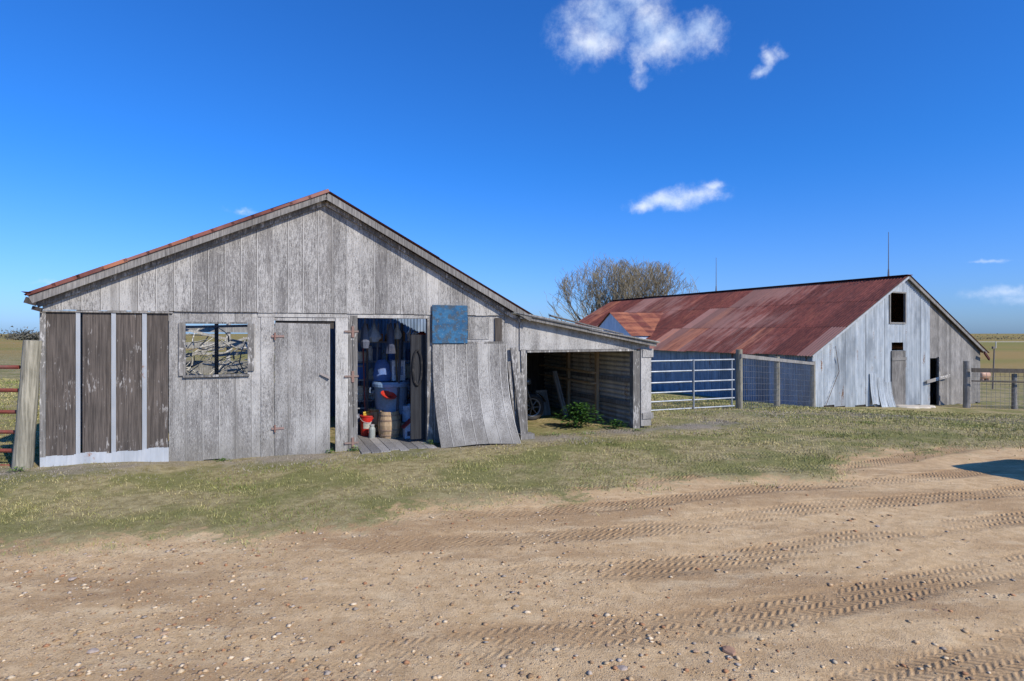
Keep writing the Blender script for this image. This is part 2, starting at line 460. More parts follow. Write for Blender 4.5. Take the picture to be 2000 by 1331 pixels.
planks(m2, 0, 8.4, -.1, lambda x: 2.1, .2, 0, .02, colf=lambda i, a: (R.uniform(.7, 1.1),) * 3, jit=.3)
rotp(m2, lambda x, y, z: (y + .0, x + .032, z)); m2.obj('side_wall', GREYP, shed)
m2 = MB()
planks(m2, 0, 8.0, -.1, lambda x: 2.1, .2, 0, .02, colf=lambda i, a: (R.uniform(.7, 1.1),) * 3, jit=.3)
rotp(m2, lambda x, y, z: (7.03 + y, x + .05, z)); m2.obj('side_wall', GREY, shed)
m2 = MB()
corrwall(m2, 3.7, 7.0, -.1, lambda x: 3.1, 4.0, .012, .076, colf=lambda k, x: (.8, .85, .95))
m2.obj('inner_wall', GALVS, shed)
m2 = MB()
for i in range(9):
    if i in (2, 5, 7): continue
    z = .1 + i * .23
    m2.beam((.1, 7.9 + R.uniform(-.03, .03), z), (3.7, 7.9, z + R.uniform(-.12, .12)), .03, .17, (R.uniform(.4, .8),) * 3)
for x in (.3, 1.7, 3.2): m2.box(x, x + .1, 7.93, 8.03, -.1, 2.5)
m2.obj('back_wall', PALE, shed, label='gappy wall of grey horizontal boards')
for x in (.9, 1.75, 2.6, 3.55):
    m2 = MB(); m2.box(x, x + .07, 3.6, 3.67, -.1, 2.2, (.9,) * 3); m2.obj('post', GREY, shed)
for y in (1.2, 2.6, 4.0, 5.4, 6.6, 7.7):
    m2 = MB(); m2.beam((0, y, 2.06), (3.6, y, 3.85), .05, .12); m2.obj('rafter', GREY, shed)
    m2 = MB(); m2.beam((3.62, y, 3.85), (7.0, y, 1.98), .05, .12); m2.obj('rafter', GREY, shed)
for a, b in (((.2, 3.62, 1.9), (3.6, 3.62, 2.0)), ((.6, 6.2, 1.3), (3.4, 6.0, 1.36)), ((1.6, 4.9, 1.3), (3.5, 5.1, 1.45)), ((.5, 5.9, 1.1), (2.9, 5.6, 1.9)), ((.2, 5.2, 2.1), (2.6, 5.0, 1.5))):
    m2 = MB(); m2.beam(a, b, .05, .05, (.9,) * 3); m2.obj('brace', PALE, shed)
rs = random.Random(4); m2 = MB()
for i in range(330):
    p = Vector((rs.uniform(.0, 3.5), rs.uniform(4.9, 7.2), rs.uniform(-.05, 1.65) if i % 3 else rs.uniform(-.05, .9)))
    a_ = rs.uniform(0, 6.28); d = Vector((math.cos(a_), .5 * math.sin(a_), rs.uniform(-.6, .9))).normalized()
    L_ = rs.uniform(.15, .6); r_ = rs.uniform(.005, .026); k_ = rs.uniform(.5, 1.4)
    for q in range(rs.choice((2, 3, 4))):
        n_ = p + d * L_ * .5
        if n_.z < -.1 or n_.z > 2.1: break
        m2.tube(p, n_, r_, r_ * .8, 4, (k_, k_ * .98, k_ * .93)); p = n_; r_ *= .8
        d = (d + Vector((rs.uniform(-.5, .5), rs.uniform(-.4, .4), rs.uniform(-.4, .4)))).normalized()
o = m2.obj('brush_heap', PALE, None, tuple(SO), TH); o["kind"] = "stuff"; tag(o, 'tangled heap of pale branches and salvaged timber', 'brush')
# roof
m2 = MB()
rfc = lambda k, r: (.15 + .4 * ((k * 37) % 10) / 10, 1, .9)
corrroof(m2, AP[0], 4.01, -.10, 2.31, -.21, 2.4, .010, .076, 2, rfc)
corrroof(m2, AP[0], 4.01, 7.12, 2.13, -.21, 3.2, .010, .076, 2, rfc)
m2.obj('roof', RUST, shed, label='rusted corrugated metal roof')
def rake(p0, p1, y, h, th, mat, name, cc=(1, 1, 1)):
    m2 = MB(); m2.beam((p0[0], y, p0[1]), (p1[0], y, p1[1]), th, h, cc); return m2.obj(name, mat, shed)
rake((-.08, 2.24), (AP[0], 3.938), -.185, .10, .03, GREY, 'rake_board', (.9,) * 3)
rake((AP[0], 3.938), (7.10, 2.065), -.185, .10, .03, GREY, 'rake_board', (.85,) * 3)
rake((-.05, 2.18), (AP[0], 3.86), -.060, .07, .035, GREYP, 'trim_board', (1.,) * 3)
rake((AP[0], 3.86), (6.95, 2.03), -.060, .07, .035, GREYP, 'trim_board', (1.,) * 3)
m2 = MB(); m2.beam((-.08, -.11, 2.255), (AP[0], -.11, 3.955), .13, .012, (.6,) * 3); m2.obj('soffit', DARKW, shed)
m2 = MB(); m2.beam((AP[0], -.11, 3.955), (7.1, -.11, 2.08), .13, .012, (.6,) * 3); m2.obj('soffit', DARKW, shed)
m2 = MB()
for i in range(14):
    f0 = i / 14; f1 = (i + 1) / 14 + .01
    xa = -.11 + (AP[0] + .11) * f0; xb = -.11 + (AP[0] + .11) * f1
    za = 2.310 + (4.005 - 2.310) * f0; zb = 2.310 + (4.005 - 2.310) * f1
    m2.beam((xa, -.214, za), (xb, -.214, zb), .02, .04 + R.uniform(-.006, .012), (R.uniform(.2, .65), R.uniform(1., 1.3), 1))
m2.obj('roof_edge', RUST, shed, label='rust-red metal roof edge')
m2 = MB()
for i in range(8):
    y = -.25 + i * .12
    m2.add([(-.06, y, 2.34), (-.06, y + .13, 2.34), (-.15, y + .14, 2.31 + R.uniform(-.03, .03)), (-.16, y - .01, 2.31 + R.uniform(-.03, .04))], [(0, 1, 2, 3)], (.6, .9, 1))
m2.obj('eave_flashing', RUST, shed, label='curled rusty eave metal')
m2 = MB(); m2.beam((-.14, -.17, 2.24), (-.02, -.17, 2.20), .05, .08, (.7,) * 3); m2.obj('eave_board', DARKW, shed)
m2 = MB(); m2.beam((-.08, -.12, 2.14), (.02, -.12, 2.11), .05, .05, (.7,) * 3); m2.obj('eave_board', DARKW, shed)
# window casings
win = MB(); win.box(1.575, 1.66, -.03, -.002, 1.19, 1.96, (1, 1, 1))
w = win.obj('window', GREYP, shed, label='open unglazed window with bare casing')
m2 = MB(); m2.box(2.475, 2.565, -.03, -.002, 1.24, 1.95, (.9,) * 3); m2.obj('casing', GREYP, w)
m2 = MB(); m2.box(1.63, 2.50, -.045, .03, 1.165, 1.195, (.8,) * 3); m2.obj('sill', GREYP, w)
m2 = MB(); m2.box(1.66, 2.47, -.01, .05, 1.945, 1.972, (.7,) * 3); m2.obj('casing', GREYP, w)
# door ajar
dr = MB()
def dc(i, a): return (.45 + R.uniform(-.08, .08), R.uniform(.9, 1.02), 1)
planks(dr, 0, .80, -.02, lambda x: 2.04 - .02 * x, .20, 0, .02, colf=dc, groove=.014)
door = dr.obj('door', PAINT, shed, loc=(2.855, -.03, -.075), rz=math.radians(-6), label='plank door with peeling paint standing ajar')
for z in (1.83, .42):
    m2 = MB(); m2.box(-.05, .13, -.012, -.004, z - .012, z + .022, (.3, .2, .17)); m2.tube((-.0, -.014, z - .05), (-.0, -.014, z + .06), .011, .011, 8, (.25, .13, .1))
    m2.obj('hinge', GENR, door)
m2 = MB(); m2.beam((.66, -.02, 1.25), (.80, -.035, 1.18), .03, .03, (.35, .3, .27)); m2.obj('latch', GENR, door)
m2 = MB(); m2.box(2.66, 2.85, -.014, -.001, -.12, 2.05, (.56, 1, 1)); m2.obj('door_frame', PAINT, shed)
m2 = MB(); m2.box(3.745, 3.94, -.02, -.002, -.1, 2.05, (.62, 1.05, 1)); m2.obj('door_frame', PAINT, shed)
m2 = MB(); m2.box(3.945, 4.085, -.03, .09, -.1, 2.09, (.9,) * 3); m2.beam((4.02, -.035, .3), (4.01, -.035, 2.0), .008, .012, (.4,) * 3); pst = m2.obj('door_post', GREYP, shed, label='bare grey door post')
for z in (1.82, .03, 1.1):
    m2 = MB(); m2.box(3.88, 4.10, -.045, -.034, z, z + .03, (.24, .17, .14)); m2.box(3.99, 4.03, -.05, -.03, z - .08, z + .10, (.25, .15, .12)); m2.obj('hinge', GENR, pst)
m2 = MB(); m2.box(4.99, 5.31, .13, .16, .0, 1.78, (.35, .42, .55)); dk = m2.obj('inner_door', DARKW, shed, label='dark blue-grey inner door panel')
m2 = MB(); cx = 5.10; hp = []
for i in range(25):
    t = 2 * math.pi * i / 24; hp.append((cx + .075 * math.cos(t), .11, 1.22 + .30 * math.sin(t)))
m2.path(hp, .02, 6, (.02, .02, .022)); m2.obj('hose_loop', GENR, dk)
m2 = MB(); m2.box(5.24, 5.33, -.02, .09, -.1, 2.07, (.9,) * 3); m2.obj('door_post', GREYP, shed)
m2 = MB(); m2.box(5.31, 5.935, -.085, -.062, 1.635, 2.285); m2.obj('plywood_board', BLUEB, shed, label='square blue stained plywood board')
m2 = MB(); m2.box(5.97, 6.36, -.012, -.001, 1.70, 2.09, (.45, .85, 1)); m2.obj('patch_board', PAINT, shed)
m2 = MB(); m2.box(6.47, 6.60, -.03, -.002, 1.66, 2.08, (.9,) * 3); m2.obj('patch_board', DARKW, shed)
m2 = MB(); m2.box(5.94, 6.62, -.055, -.03, 1.60, 1.66, (.8,) * 3); m2.obj('patch_board', GREYP, shed)
# curled sheet
m2 = MB(); NV = 26
def sheetp(s, v, off):
    u = (s - 5.32) / 1.35
    d = .06 + (.36 + .16 * u) * v ** 2.6 + .02 * math.sin(u * 9) * v
    z = 1.62 - 1.70 * v + .03 * math.sin(u * 3.1) * v
    return (s + .05 * v ** 2, -d - off, z)
cols = []
a = 5.32
while a < 6.66:
    b = min(a + .205, 6.68); k_ = R.uniform(.82, .95); cols.append((a, b - .022, 0, (.46 + R.uniform(-.10, .10), k_, 1))); cols.append((b - .022, b - .014, -.006, (.2, .40, 1))); cols.append((b - .014, b, -.002, (.85, 1.02, 1))); a = b
for a, b, off, cc in cols:
    for j in range(NV):
        v0 = j / NV; v1 = (j + 1) / NV
        m2.add([sheetp(a, v0, off), sheetp(b, v0, off), sheetp(b, v1, off), sheetp(a, v1, off)], [(3, 2, 1, 0)], cc)
        m2.add([sheetp(a, v0, off - .012), sheetp(b, v0, off - .012), sheetp(b, v1, off - .012), sheetp(a, v1, off - .012)], [(0, 1, 2, 3)], cc)
m2.obj('loose_siding_sheet', PAINT, shed, label='buckled siding sheet curling outward at the bottom')
for a, b, w_, kk in (((6.80, -.06, 1.55), (6.95, -.22, -.08), .11, .8), ((6.93, -.05, 1.1), (7.02, -.16, -.1), .07, .6), ((7.02, -.02, 1.52), (7.06, -.03, -.1), .09, 1.), ((6.72, -.05, 1.3), (6.84, -.1, .1), .06, .9)):
    m2 = MB(); m2.beam(a, b, w_, .03, (kk,) * 3, up=(0, 1, 0)); m2.obj('broken_board', GREYP, shed)
m2 = MB(); m2.box(6.85, 7.12, -.3, -.1, -.1, .02, (.9,) * 3); m2.obj('footing_block', GREYP, shed)
# lean-to
LT = lambda x: 2.10 + (1.555 - 2.10) * (x - 6.9) / 3.0
m2 = MB(); planks(m2, 6.95, 9.80, 1.50, lambda x: LT(x), .40, -.03, .018, colf=lambda i, a: (.60 + R.uniform(-.08, .08), R.uniform(.95, 1.05), 1), groove=.010)
m2.obj('lean_to_fascia', PAINT, shed, label='white painted lean-to fascia panel')
m2 = MB()
corrroof(m2, 6.75, 2.17, 9.86, 1.62, -.22, 4.3, .012, .076, 1, lambda k, r: (.9, .9, .9), wobble=.02)
m2.obj('lean_to_roof', GALV, shed)
m2 = MB(); m2.beam((6.9, -.16, 2.105), (9.86, -.16, 1.572), .03, .065, (.85,) * 3); m2.beam((6.95, -.20, 2.15), (8.6, -.20, 1.855), .02, .04, (1.,) * 3)
m2.obj('lean_to_edge_board', GREY, shed)
m2 = MB(); m2.beam((7.5, -.15, 2.13), (9.1, -.10, 1.79), .10, .02, (.7,) * 3); m2.obj('lean_to_edge_board', GREY, shed)
m2 = MB(); m2.beam((8.3, -.19, 1.885), (9.9, -.22, 1.63), .02, .025, (1.2,) * 3); m2.obj('lean_to_edge_board', GREY, shed)
m2 = MB(); m2.box(7.1, 9.5, -.02, .03, 1.455, 1.499); m2.obj('lean_to_header', GREYP, shed)
m2 = MB(); m2.box(9.40, 9.56, -.04, .08, -.16, 1.455, (.75,) * 3); m2.obj('lean_to_post', GREYP, shed)
m2 = MB(); m2.box(9.575, 9.82, -.055, -.02, -.04, 1.50, (.62, 1.0, 1)); m2.obj('lean_to_post_board', PAINT, shed)
for za, zb in ((1.33, 1.50), (.1, .22)):
    m2 = MB(); m2.box(9.60, 9.86, -.075, -.056, za, zb, (.5, .95, 1)); m2.obj('lean_to_cleat', PAINT, shed)
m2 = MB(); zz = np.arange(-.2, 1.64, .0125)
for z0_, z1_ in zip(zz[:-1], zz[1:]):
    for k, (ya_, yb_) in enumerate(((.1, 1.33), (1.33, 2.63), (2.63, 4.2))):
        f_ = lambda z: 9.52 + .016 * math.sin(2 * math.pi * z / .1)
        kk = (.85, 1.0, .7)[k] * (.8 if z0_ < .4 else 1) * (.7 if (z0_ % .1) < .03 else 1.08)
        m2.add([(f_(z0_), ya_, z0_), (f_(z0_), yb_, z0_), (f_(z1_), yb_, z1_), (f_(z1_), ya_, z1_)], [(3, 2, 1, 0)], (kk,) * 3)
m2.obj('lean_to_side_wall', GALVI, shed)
for z in (.38, .86):
    m2 = MB(); m2.beam((9.47, .1, z), (9.47, 4.0, z + R.uniform(-.05, .05)), .03, .08, (R.uniform(.8, 1.),) * 3); m2.obj('wall_rail', GREY, shed)
for y in (1.3, 2.6):
    m2 = MB(); m2.box(9.38, 9.45, y, y + .08, -.1, 1.6, (.8,) * 3); m2.obj('stud', TANW, shed)
m2 = MB(); planks(m2, 7.0, 9.62, -.35, lambda x: 2.1, .2, 4.15, .03, colf=lambda i, a: (R.uniform(.5, .9),) * 3, jit=.4); m2.box(6.95, 9.62, 4.2, 4.22, -.35, 2.1, (.5,) * 3)
m2.obj('lean_to_back_wall', DARKW, shed)
m2 = MB(); m2.box(9.54, 9.56, .1, 4.2, -.35, 1.60, (.5,) * 3); m2.obj('lean_to_wall_lining', DARKW, shed)

# ---- stored things in the shed
def stand(mb, name, mat, s, t, z, label, cat, rz=TH, smooth=False):
    o = mb.obj(name, mat, None, SL(s, t, z), rz, smooth); tag(o, label, cat); return o
fl = -.06
for i in range(8):
    m2 = MB(); m2.box(4.1 + i * .15, 4.1 + i * .15 + .142, -.36 + R.uniform(-.1, .08), 3.4, -.09, -.06 + R.uniform(0, .008), (R.uniform(.8, 1.3),) * 3)
    m2.obj('floor_board', GREY, shed)
m2 = MB()
prof = [(0, 0), (.165, 0), (.19, .115), (.205, .235), (.19, .355), (.165, .47), (.15, .47), (.148, .44), (0, .44)]
m2.lathe(prof, 26, colf=lambda j, i: (.95, .95, .95) if i % 2 else (.75, .75, .75))
bl = stand(m2, 'barrel', TANW, 4.76, .82, fl, 'small tan wooden barrel on the plank floor', 'barrel')
for z, r in ((.06, .180), (.41, .180), (.15, .197), (.32, .197)):
    h = MB(); h.lathe([(r, -.012), (r + .006, -.012), (r + .006, .012), (r, .012)], 26, (0, 0, z), (.30, .21, .15)); h.obj('hoop', GENR, bl)
m2 = MB(); m2.lathe([(0, 0), (.13, 0), (.155, .42), (.145, .42), (.12, .1), (0, .1)], 22, colf=lambda j, i: (.85,) * 3 if i % 2 else (.6,) * 3)
bk = stand(m2, 'basket', TANW, 4.60, 1.2, fl + .06, 'tall tan slatted wooden basket behind a barrel', 'basket')
for z, r in ((.12, .138), (.39, .156)):
    h = MB(); h.lathe([(r, -.014), (r + .006, -.014), (r + .006, .014), (r, .014)], 22, (0, 0, z), (.6, .45, .3)); h.obj('band', TANW, bk)
m2 = MB(); m2.lathe([(0, 0), (.11, 0), (.125, .35), (.134, .35), (.134, .37), (0, .37)], 26, col=(.50, .02, .015))
rb = stand(m2, 'bucket', GEN, 4.42, 1.15, fl, 'red plastic bucket with white label', 'bucket')
h = MB()
for i in range(7):
    t0 = -2.3 + i * .2; t1 = t0 + .2; r0, r1 = .118, .124
    h.add([(r0 * math.cos(t0), r0 * math.sin(t0), .14), (r0 * math.cos(t1), r0 * math.sin(t1), .14), (r1 * math.cos(t1), r1 * math.sin(t1), .25), (r1 * math.cos(t0), r1 * math.sin(t0), .25)], [(0, 1, 2, 3)], (.5, .48, .42))
h.obj('label_sticker', GEN, rb)
h = MB(); h.path([(.134 * math.cos(t), -.134 * math.sin(t), .35 - .1 * math.sin(t)) for t in np.linspace(0, math.pi, 10)], .004, 5, (.5, .5, .5)); h.obj('handle', GEN, rb)
m2 = MB(); m2.box(-.07, .07, -.03, .03, 0, .03, (.55, .36, .04)); m2.tube((-.07, 0, .04), (.07, 0, .07), .02, .014, 8, (.55, .36, .04)); o = stand(m2, 'hand_tool', GEN, 4.42, 1.15, fl + .372, 'yellow hand tool lying on a red bucket', 'tool')
m2 = MB(); m2.lathe([(0, 0), (.055, 0), (.06, .16), (.04, .2), (.04, .22), (0, .22)], 18, col=(.30, .32, .30)); j = stand(m2, 'jar', GEN, 4.46, .86, fl, 'pale glass jar beside a red bucket', 'jar')
h = MB(); h.lathe([(0, .221), (.044, .221), (.044, .24), (0, .24)], 16, col=(.4, .4, .4)); h.obj('lid', GEN, j)
m2 = MB()
for z in (.02, .14, .26):
    for (a, b) in (((-.3, -.25), (.3, -.25)), ((-.3, .25), (.3, .25)), ((-.3, -.25), (-.3, .25)), ((.3, -.25), (.3, .25))):
        m2.beam((a[0], a[1], z + .05), (b[0], b[1], z + .05), .02, .09, (.4, .36, .32))
m2.box(-.3, .3, -.25, .25, .36, .38, (.4, .36, .32)); stand(m2, 'crate', TANW, 4.90, 1.32, fl, 'slatted wooden crate holding up a plastic bin', 'crate')
m2 = MB(); m2.lathe([(0, 0), (.26, 0), (.31, .50), (.35, .51), (.35, .56), (.33, .60), (.30, .60), (.28, .1), (0, .1)], 30, col=(.25, .37, .54))
bn = stand(m2, 'plastic_bin', GEN, 4.86, 1.15, .32, 'large grey-blue round plastic bin on a crate', 'bin')
h = MB(); h.path([(-.35, 0, .48), (-.39, 0, .48), (-.39, 0, .40), (-.31, 0, .40)], .014, 6, (.15, .2, .28)); h.obj('handle', GEN, bn)
h = MB(); h.path([(.35, 0, .48), (.39, 0, .48), (.39, 0, .40), (.31, 0, .40)], .014, 6, (.15, .2, .28)); h.obj('handle', GEN, bn)
m2 = MB(); m2.lathe([(0, 0), (.07, 0), (.14, .05), (.145, .06), (.065, .015), (0, .015)], 22, col=(.5, .035, .02)); o = stand(m2, 'dish', GEN, 4.72, .76, .66, 'red plastic dish hanging in front of a bin', 'dish'); o.rotation_euler = (.4, .25, TH)
m2 = MB(); m2.lathe([(0, 0), (.11, 0), (.135, .27), (.14, .30), (.125, .30), (.1, .05), (0, .05)], 22, col=(.50, .64, .82)); b2 = stand(m2, 'bucket', GEN, 5.14, 1.0, .18, 'pale blue plastic bucket standing on a box', 'bucket')
h = MB(); hp = [(.14 * math.cos(t), -.06 - .05 * math.sin(t), .28 - .12 * math.sin(t)) for t in np.linspace(0, math.pi, 12)]; h.path(hp, .004, 5, (.5, .5, .5)); h.obj('handle', GEN, b2)
m2 = MB(); m2.box(-.2, .2, -.15, .15, 0, .22, (.30, .22, .15)); m2.box(-.21, .21, -.16, .16, .19, .235, (.35, .27, .2)); stand(m2, 'storage_box', GENR, 5.16, 1.0, fl, 'brown storage box under a pale bucket', 'box')
m2 = MB(); m2.box(-.12, .12, -.09, .09, 0, .2, (.55, .62, .75)); m2.add([(-.12, -.09, .2), (.12, -.09, .2), (0, -.09, .31), (-.12, .09, .2), (.12, .09, .2), (0, .09, .31)], [(0, 1, 2), (5, 4, 3)], (.55, .62, .75))
dh = stand(m2, 'toy_house', GEN, 5.10, .62, fl, 'small pale blue toy house with red roof', 'toy house')
h = MB(); h.beam((-.15, 0, .185), (.005, 0, .325), .22, .015, (.40, .05, .05)); h.beam((.15, 0, .185), (-.005, 0, .325), .22, .015, (.40, .05, .05)); h.obj('roof', GEN, dh)
for x in (-.055, .055):
    h = MB(); h.box(x - .025, x + .025, -.094, -.0905, .05, .13, (.05, .06, .1)); h.obj('window', GEN, dh)
for i, (s, t, c_, r_) in enumerate(((4.95, .9, (.15, .12, .08), .018), (5.0, 1.0, (.45, .32, .2), .016), (5.05, 1.2, (.08, .08, .1), .02), (4.85, 1.7, (.45, .4, .3), .016), (4.5, 1.6, (.2, .16, .15), .02), (4.88, .8, (.08, .09, .12), .022), (4.62, 1.5, (.3, .32, .4), .018))):
    h = MB(); h.tube((0, 0, 0), (R.uniform(-.12, .12), R.uniform(.05, .15), 2.05), r_, r_, 8, c_); h.box(-.08, .08, -.02, .02, .0, .05, c_); o = h.obj('tool_pole', GENR, None, SL(s, t, fl), TH); tag(o, 'long handled tool standing upright inside the shed', 'tool', 'tools leaning inside the shed')
lad = thing('ladder', 'short red ladder standing inside the shed doorway', 'ladder', SL(4.32, 1.4, fl), TH)
for x in (-.11, .11):
    h = MB(); h.beam((x, 0, 0), (x, .3, 1.6), .022, .035, (.34, .05, .035)); h.obj('rail', GEN, lad)
for i in range(5):
    h = MB(); h.beam((-.11, .3 * (.2 + .26 * i) / 1.6, .2 + .26 * i), (.11, .3 * (.2 + .26 * i) / 1.6, .2 + .26 * i), .03, .02, (.3, .3, .3)); h.obj('rung', GEN, lad)
SS, ST = 5.25, 1.95
sh = thing('shelf', 'metal storage shelf crammed with junk inside the shed', 'shelf', SL(SS, ST, fl), TH)
for x in (-1.0, .9):
    for y in (-.2, .2):
        h = MB(); h.box(x, x + .04, y, y + .04, 0, 1.9, (.35, .35, .38)); h.obj('upright', GENR, sh)
for z in (.55, .95, 1.3, 1.68):
    h = MB(); h.box(-1.0, .94, -.22, .24, z, z + .03, (.35, .36, .40)); h.obj('shelf_board', GENR, sh)
jc = [(.9, .9, .87), (.12, .26, .68), (.18, .19, .24), (.55, .6, .72), (.75, .7, .56), (.10, .15, .3), (.28, .42, .70), (.9, .9, .92), (.5, .26, .13), (.42, .6, .85), (.38, .5, .66), (.5, .08, .05)]
def junk(x0, x1, zf, sf, tf, wlo, whi, hlo, hhi, where):
    x = x0
    while x < x1:
        wd = R.uniform(wlo, whi); hh = R.uniform(hlo, hhi); c_ = R.choice(jc)
        h = MB(); q = R.random()
        if q < .4:
            h.box(0, wd, -.1, .1, 0, hh * .85, c_); h.box(-.005, wd + .005, -.105, .105, hh * .85, hh, tuple(q_ * .8 for q_ in c_)); nm = 'storage_box'; lb = 'small storage box ' + where
        elif q < .75:
            h.lathe([(0, 0), (wd * .42, 0), (wd * .5, hh * .8), (wd * .3, hh * .9), (wd * .3, hh), (0, hh)], 14, (wd / 2, 0, 0), c_); nm = 'container'; lb = 'round plastic container ' + where
        else:
            h.lathe([(0, 0), (wd * .5, 0), (wd * .55, hh * .25), (wd * .42, hh * .6), (wd * .2, hh * .85), (wd * .1, hh), (0, hh)], 9, (wd / 2, 0, 0), c_); nm = 'sack'; lb = 'slumped cloth sack ' + where
            h.v = [(p[0] + .02 * math.sin(p[2] * 30), p[1] * (1 + .2 * math.sin(p[0] * 40)), p[2]) for p in h.v]
        o = h.obj(nm, GENR, None, SL(sf + x, tf - R.uniform(0, .08), zf), TH + R.uniform(-.3, .3)); tag(o, lb, {'storage_box': 'box', 'container': 'container', 'sack': 'sack'}[nm])
        x += wd + R.uniform(.0, .03)
for z in (.58, .98, 1.33, 1.71): junk(-.92, .55, fl + z, SS, ST, .08, .19, .14, .31, 'on the shed shelf')
junk(4.15, 5.3, fl, 0, 1.65, .12, .25, .2, .5, 'on the shed floor')
junk(4.95, 5.3, fl + .24, 0, 1.35, .1, .2, .15, .35, 'stacked inside the shed')
h = MB(); h.box(-.12, .12, -.09, .09, 0, .36, (.85, .89, .95)); h.box(-.08, .08, -.093, -.0902, .1, .26, (.35, .42, .6)); h.box(-.122, .122, -.092, .092, .36, .38, (.5, .55, .65)); stand(h, 'storage_box', GENR, 4.98, 1.15, .93, 'white and blue carton on top of a bin', 'box')
h = MB(); h.lathe([(0, 0), (.15, .0), (.17, .1), (.13, .3), (.08, .38), (0, .4)], 16, col=(.12, .20, .44)); stand(h, 'sack', GENR, 4.70, 1.2, .93, 'dark blue sack slumped on top of a bin', 'sack')
for i, (s, t, c_, w_, l_) in enumerate(((4.28, .5, (.12, .13, .17), .10, .45), (4.50, .9, (.30, .36, .46), .12, .35), (4.74, .6, (.07, .08, .12), .10, .55), (4.9, .8, (.45, .45, .44), .07, .3))):
    h = MB(); h.lathe([(0, 0), (w_ * .2, -.02), (w_ * .6, -l_ * .3), (w_, -l_ * .75), (w_ * .7, -l_), (0, -l_)], 9, (0, 0, 0), c_); h.tube((0, 0, .1), (0, 0, -.02), .006, .006, 5, (.3, .3, .3))
    h.v = [(p[0] * (1 + .3 * math.sin(p[2] * 20)), p[1], p[2]) for p in h.v]
    o = h.obj('hanging_bag', GENR, None, SL(s, t, 2.0), TH); tag(o, 'dusty cloth bag hanging inside the shed doorway', 'bag', 'bags hanging in the doorway')

# motorcycle under lean-to
mc = thing('motorcycle', 'black motorcycle half hidden under the lean-to roof', 'motorcycle', SL(7.60, 1.75, -.1), TH)
def wheel(x):
    w_ = MB(); pr = [(.245 + .055 * math.cos(a), .05 * math.sin(a)) for a in np.linspace(0, 2 * math.pi, 13)]
    w_.lathe(pr, 32, (x, 0, .30), (1, 1, 1), 'y'); tyre = w_.obj('wheel', RUBBER, mc, smooth=True)
    r_ = MB(); r_.lathe([(.175, -.03), (.2, -.035), (.2, .035), (.175, .03), (.175, -.03)], 28, (x, 0, .3), (.7, .7, .7), 'y')
    for k in range(7):
        t = k * 2 * math.pi / 7; r_.beam((x, 0, .3), (x + .18 * math.cos(t), 0, .3 + .18 * math.sin(t)), .02, .02, (.5,) * 3)
    r_.tube((x, -.06, .3), (x, .06, .3), .04, .04, 12, (.4,) * 3); r_.obj('rim', CHROME, tyre)
wheel(.42); wheel(-.75)
h = MB(); h.path([(.42, -.075, .3), (.22, -.075, .85), (.18, -.07, .95)], .02, 8, (.5,) * 3); h.path([(.42, .075, .3), (.22, .075, .85), (.18, .07, .95)], .02, 8, (.5,) * 3); h.obj('fork', CHROME, mc)
h = MB(); h.path([(.12, -.34, .98), (.18, -.15, 1.0), (.18, .15, 1.0), (.12, .34, .98)], .014, 8, (.4,) * 3); h.obj('handlebar', CHROME, mc)
h = MB(); h.lathe([(0, 0), (.07, .02), (.085, .08), (.06, .14), (0, .15)], 18, (.24, 0, .86), (.5, .5, .5), 'x'); h.obj('headlamp', CHROME, mc)
h = MB(); h.lathe([(0, -.3), (.09, -.24), (.13, -.05), (.13, .1), (.07, .22), (0, .25)], 18, (-.08, 0, .78), (.03, .03, .03), 'x'); h.obj('fuel_tank', GEN, mc, smooth=True)
h = MB(); h.lathe([(0, -.32), (.08, -.28), (.11, 0), (.08, .25), (0, .28)], 14, (-.58, 0, .72), (1, 1, 1), 'x'); h.obj('seat', RUBBER, mc, smooth=True)
h = MB(); h.box(-.32, .05, -.13, .13, .28, .6, (.05, .05, .05)); h.lathe([(0, -.15), (.1, -.15), (.1, .15), (0, .15)], 16, (-.14, 0, .42), (.1, .1, .1), 'y'); h.obj('engine', GEN, mc)
h = MB(); h.path([(.05, -.17, .45), (-.1, -.18, .28), (-.9, -.2, .3)], .035, 10, (.5,) * 3); h.obj('exhaust', CHROME, mc)
h = MB()
fp = [(.42 + .33 * math.cos(t), .3 + .33 * math.sin(t)) for t in np.linspace(.3, 2.6, 12)]
for p, q in zip(fp[:-1], fp[1:]): h.add([(p[0], -.07, p[1]), (p[0], .07, p[1]), (q[0], .07, q[1]), (q[0], -.07, q[1])], [(0, 1, 2, 3)], (.03, .03, .04))
h.obj('fender', GEN, mc)
for s, t, w_, hh, tl, mt in ((8.62, 2.3, .34, .62, .25, GREY), (8.35, 2.9, .2, .95, .2, TANW), (8.95, 1.9, .12, 1.1, .3, GREY), (8.05, 3.2, .3, .8, .2, DARKW)):
    h = MB(); h.box(-w_ / 2, w_ / 2, -.015, .015, 0, hh, (.6,) * 3); h.box(-w_ / 2, -w_ / 2 + .04, -.03, -.016, 0, hh, (.8,) * 3); h.box(w_ / 2 - .04, w_ / 2, -.03, -.016, 0, hh, (.8,) * 3); h.box(-w_ / 2 + .042, w_ / 2 - .042, -.03, -.016, hh - .05, hh, (.8,) * 3)
    o = h.obj('leaning_board', mt, None, SL(s, t, -.12), 0); o.rotation_euler = (-tl, R.uniform(-.15, .1), TH + .3); tag(o, 'old framed board leaning under the lean-to', 'board', 'boards stored in the lean-to')
for z in (.72, .95):
    h = MB(); h.beam((0, 0, 0), (0, 2.6, .03), .12, .03, (.9,) * 3); o = h.obj('stacked_lumber', TANW, None, SL(9.25, 1.2, z), TH); tag(o, 'length of old lumber stored along the lean-to wall', 'lumber', 'lumber in the lean-to')

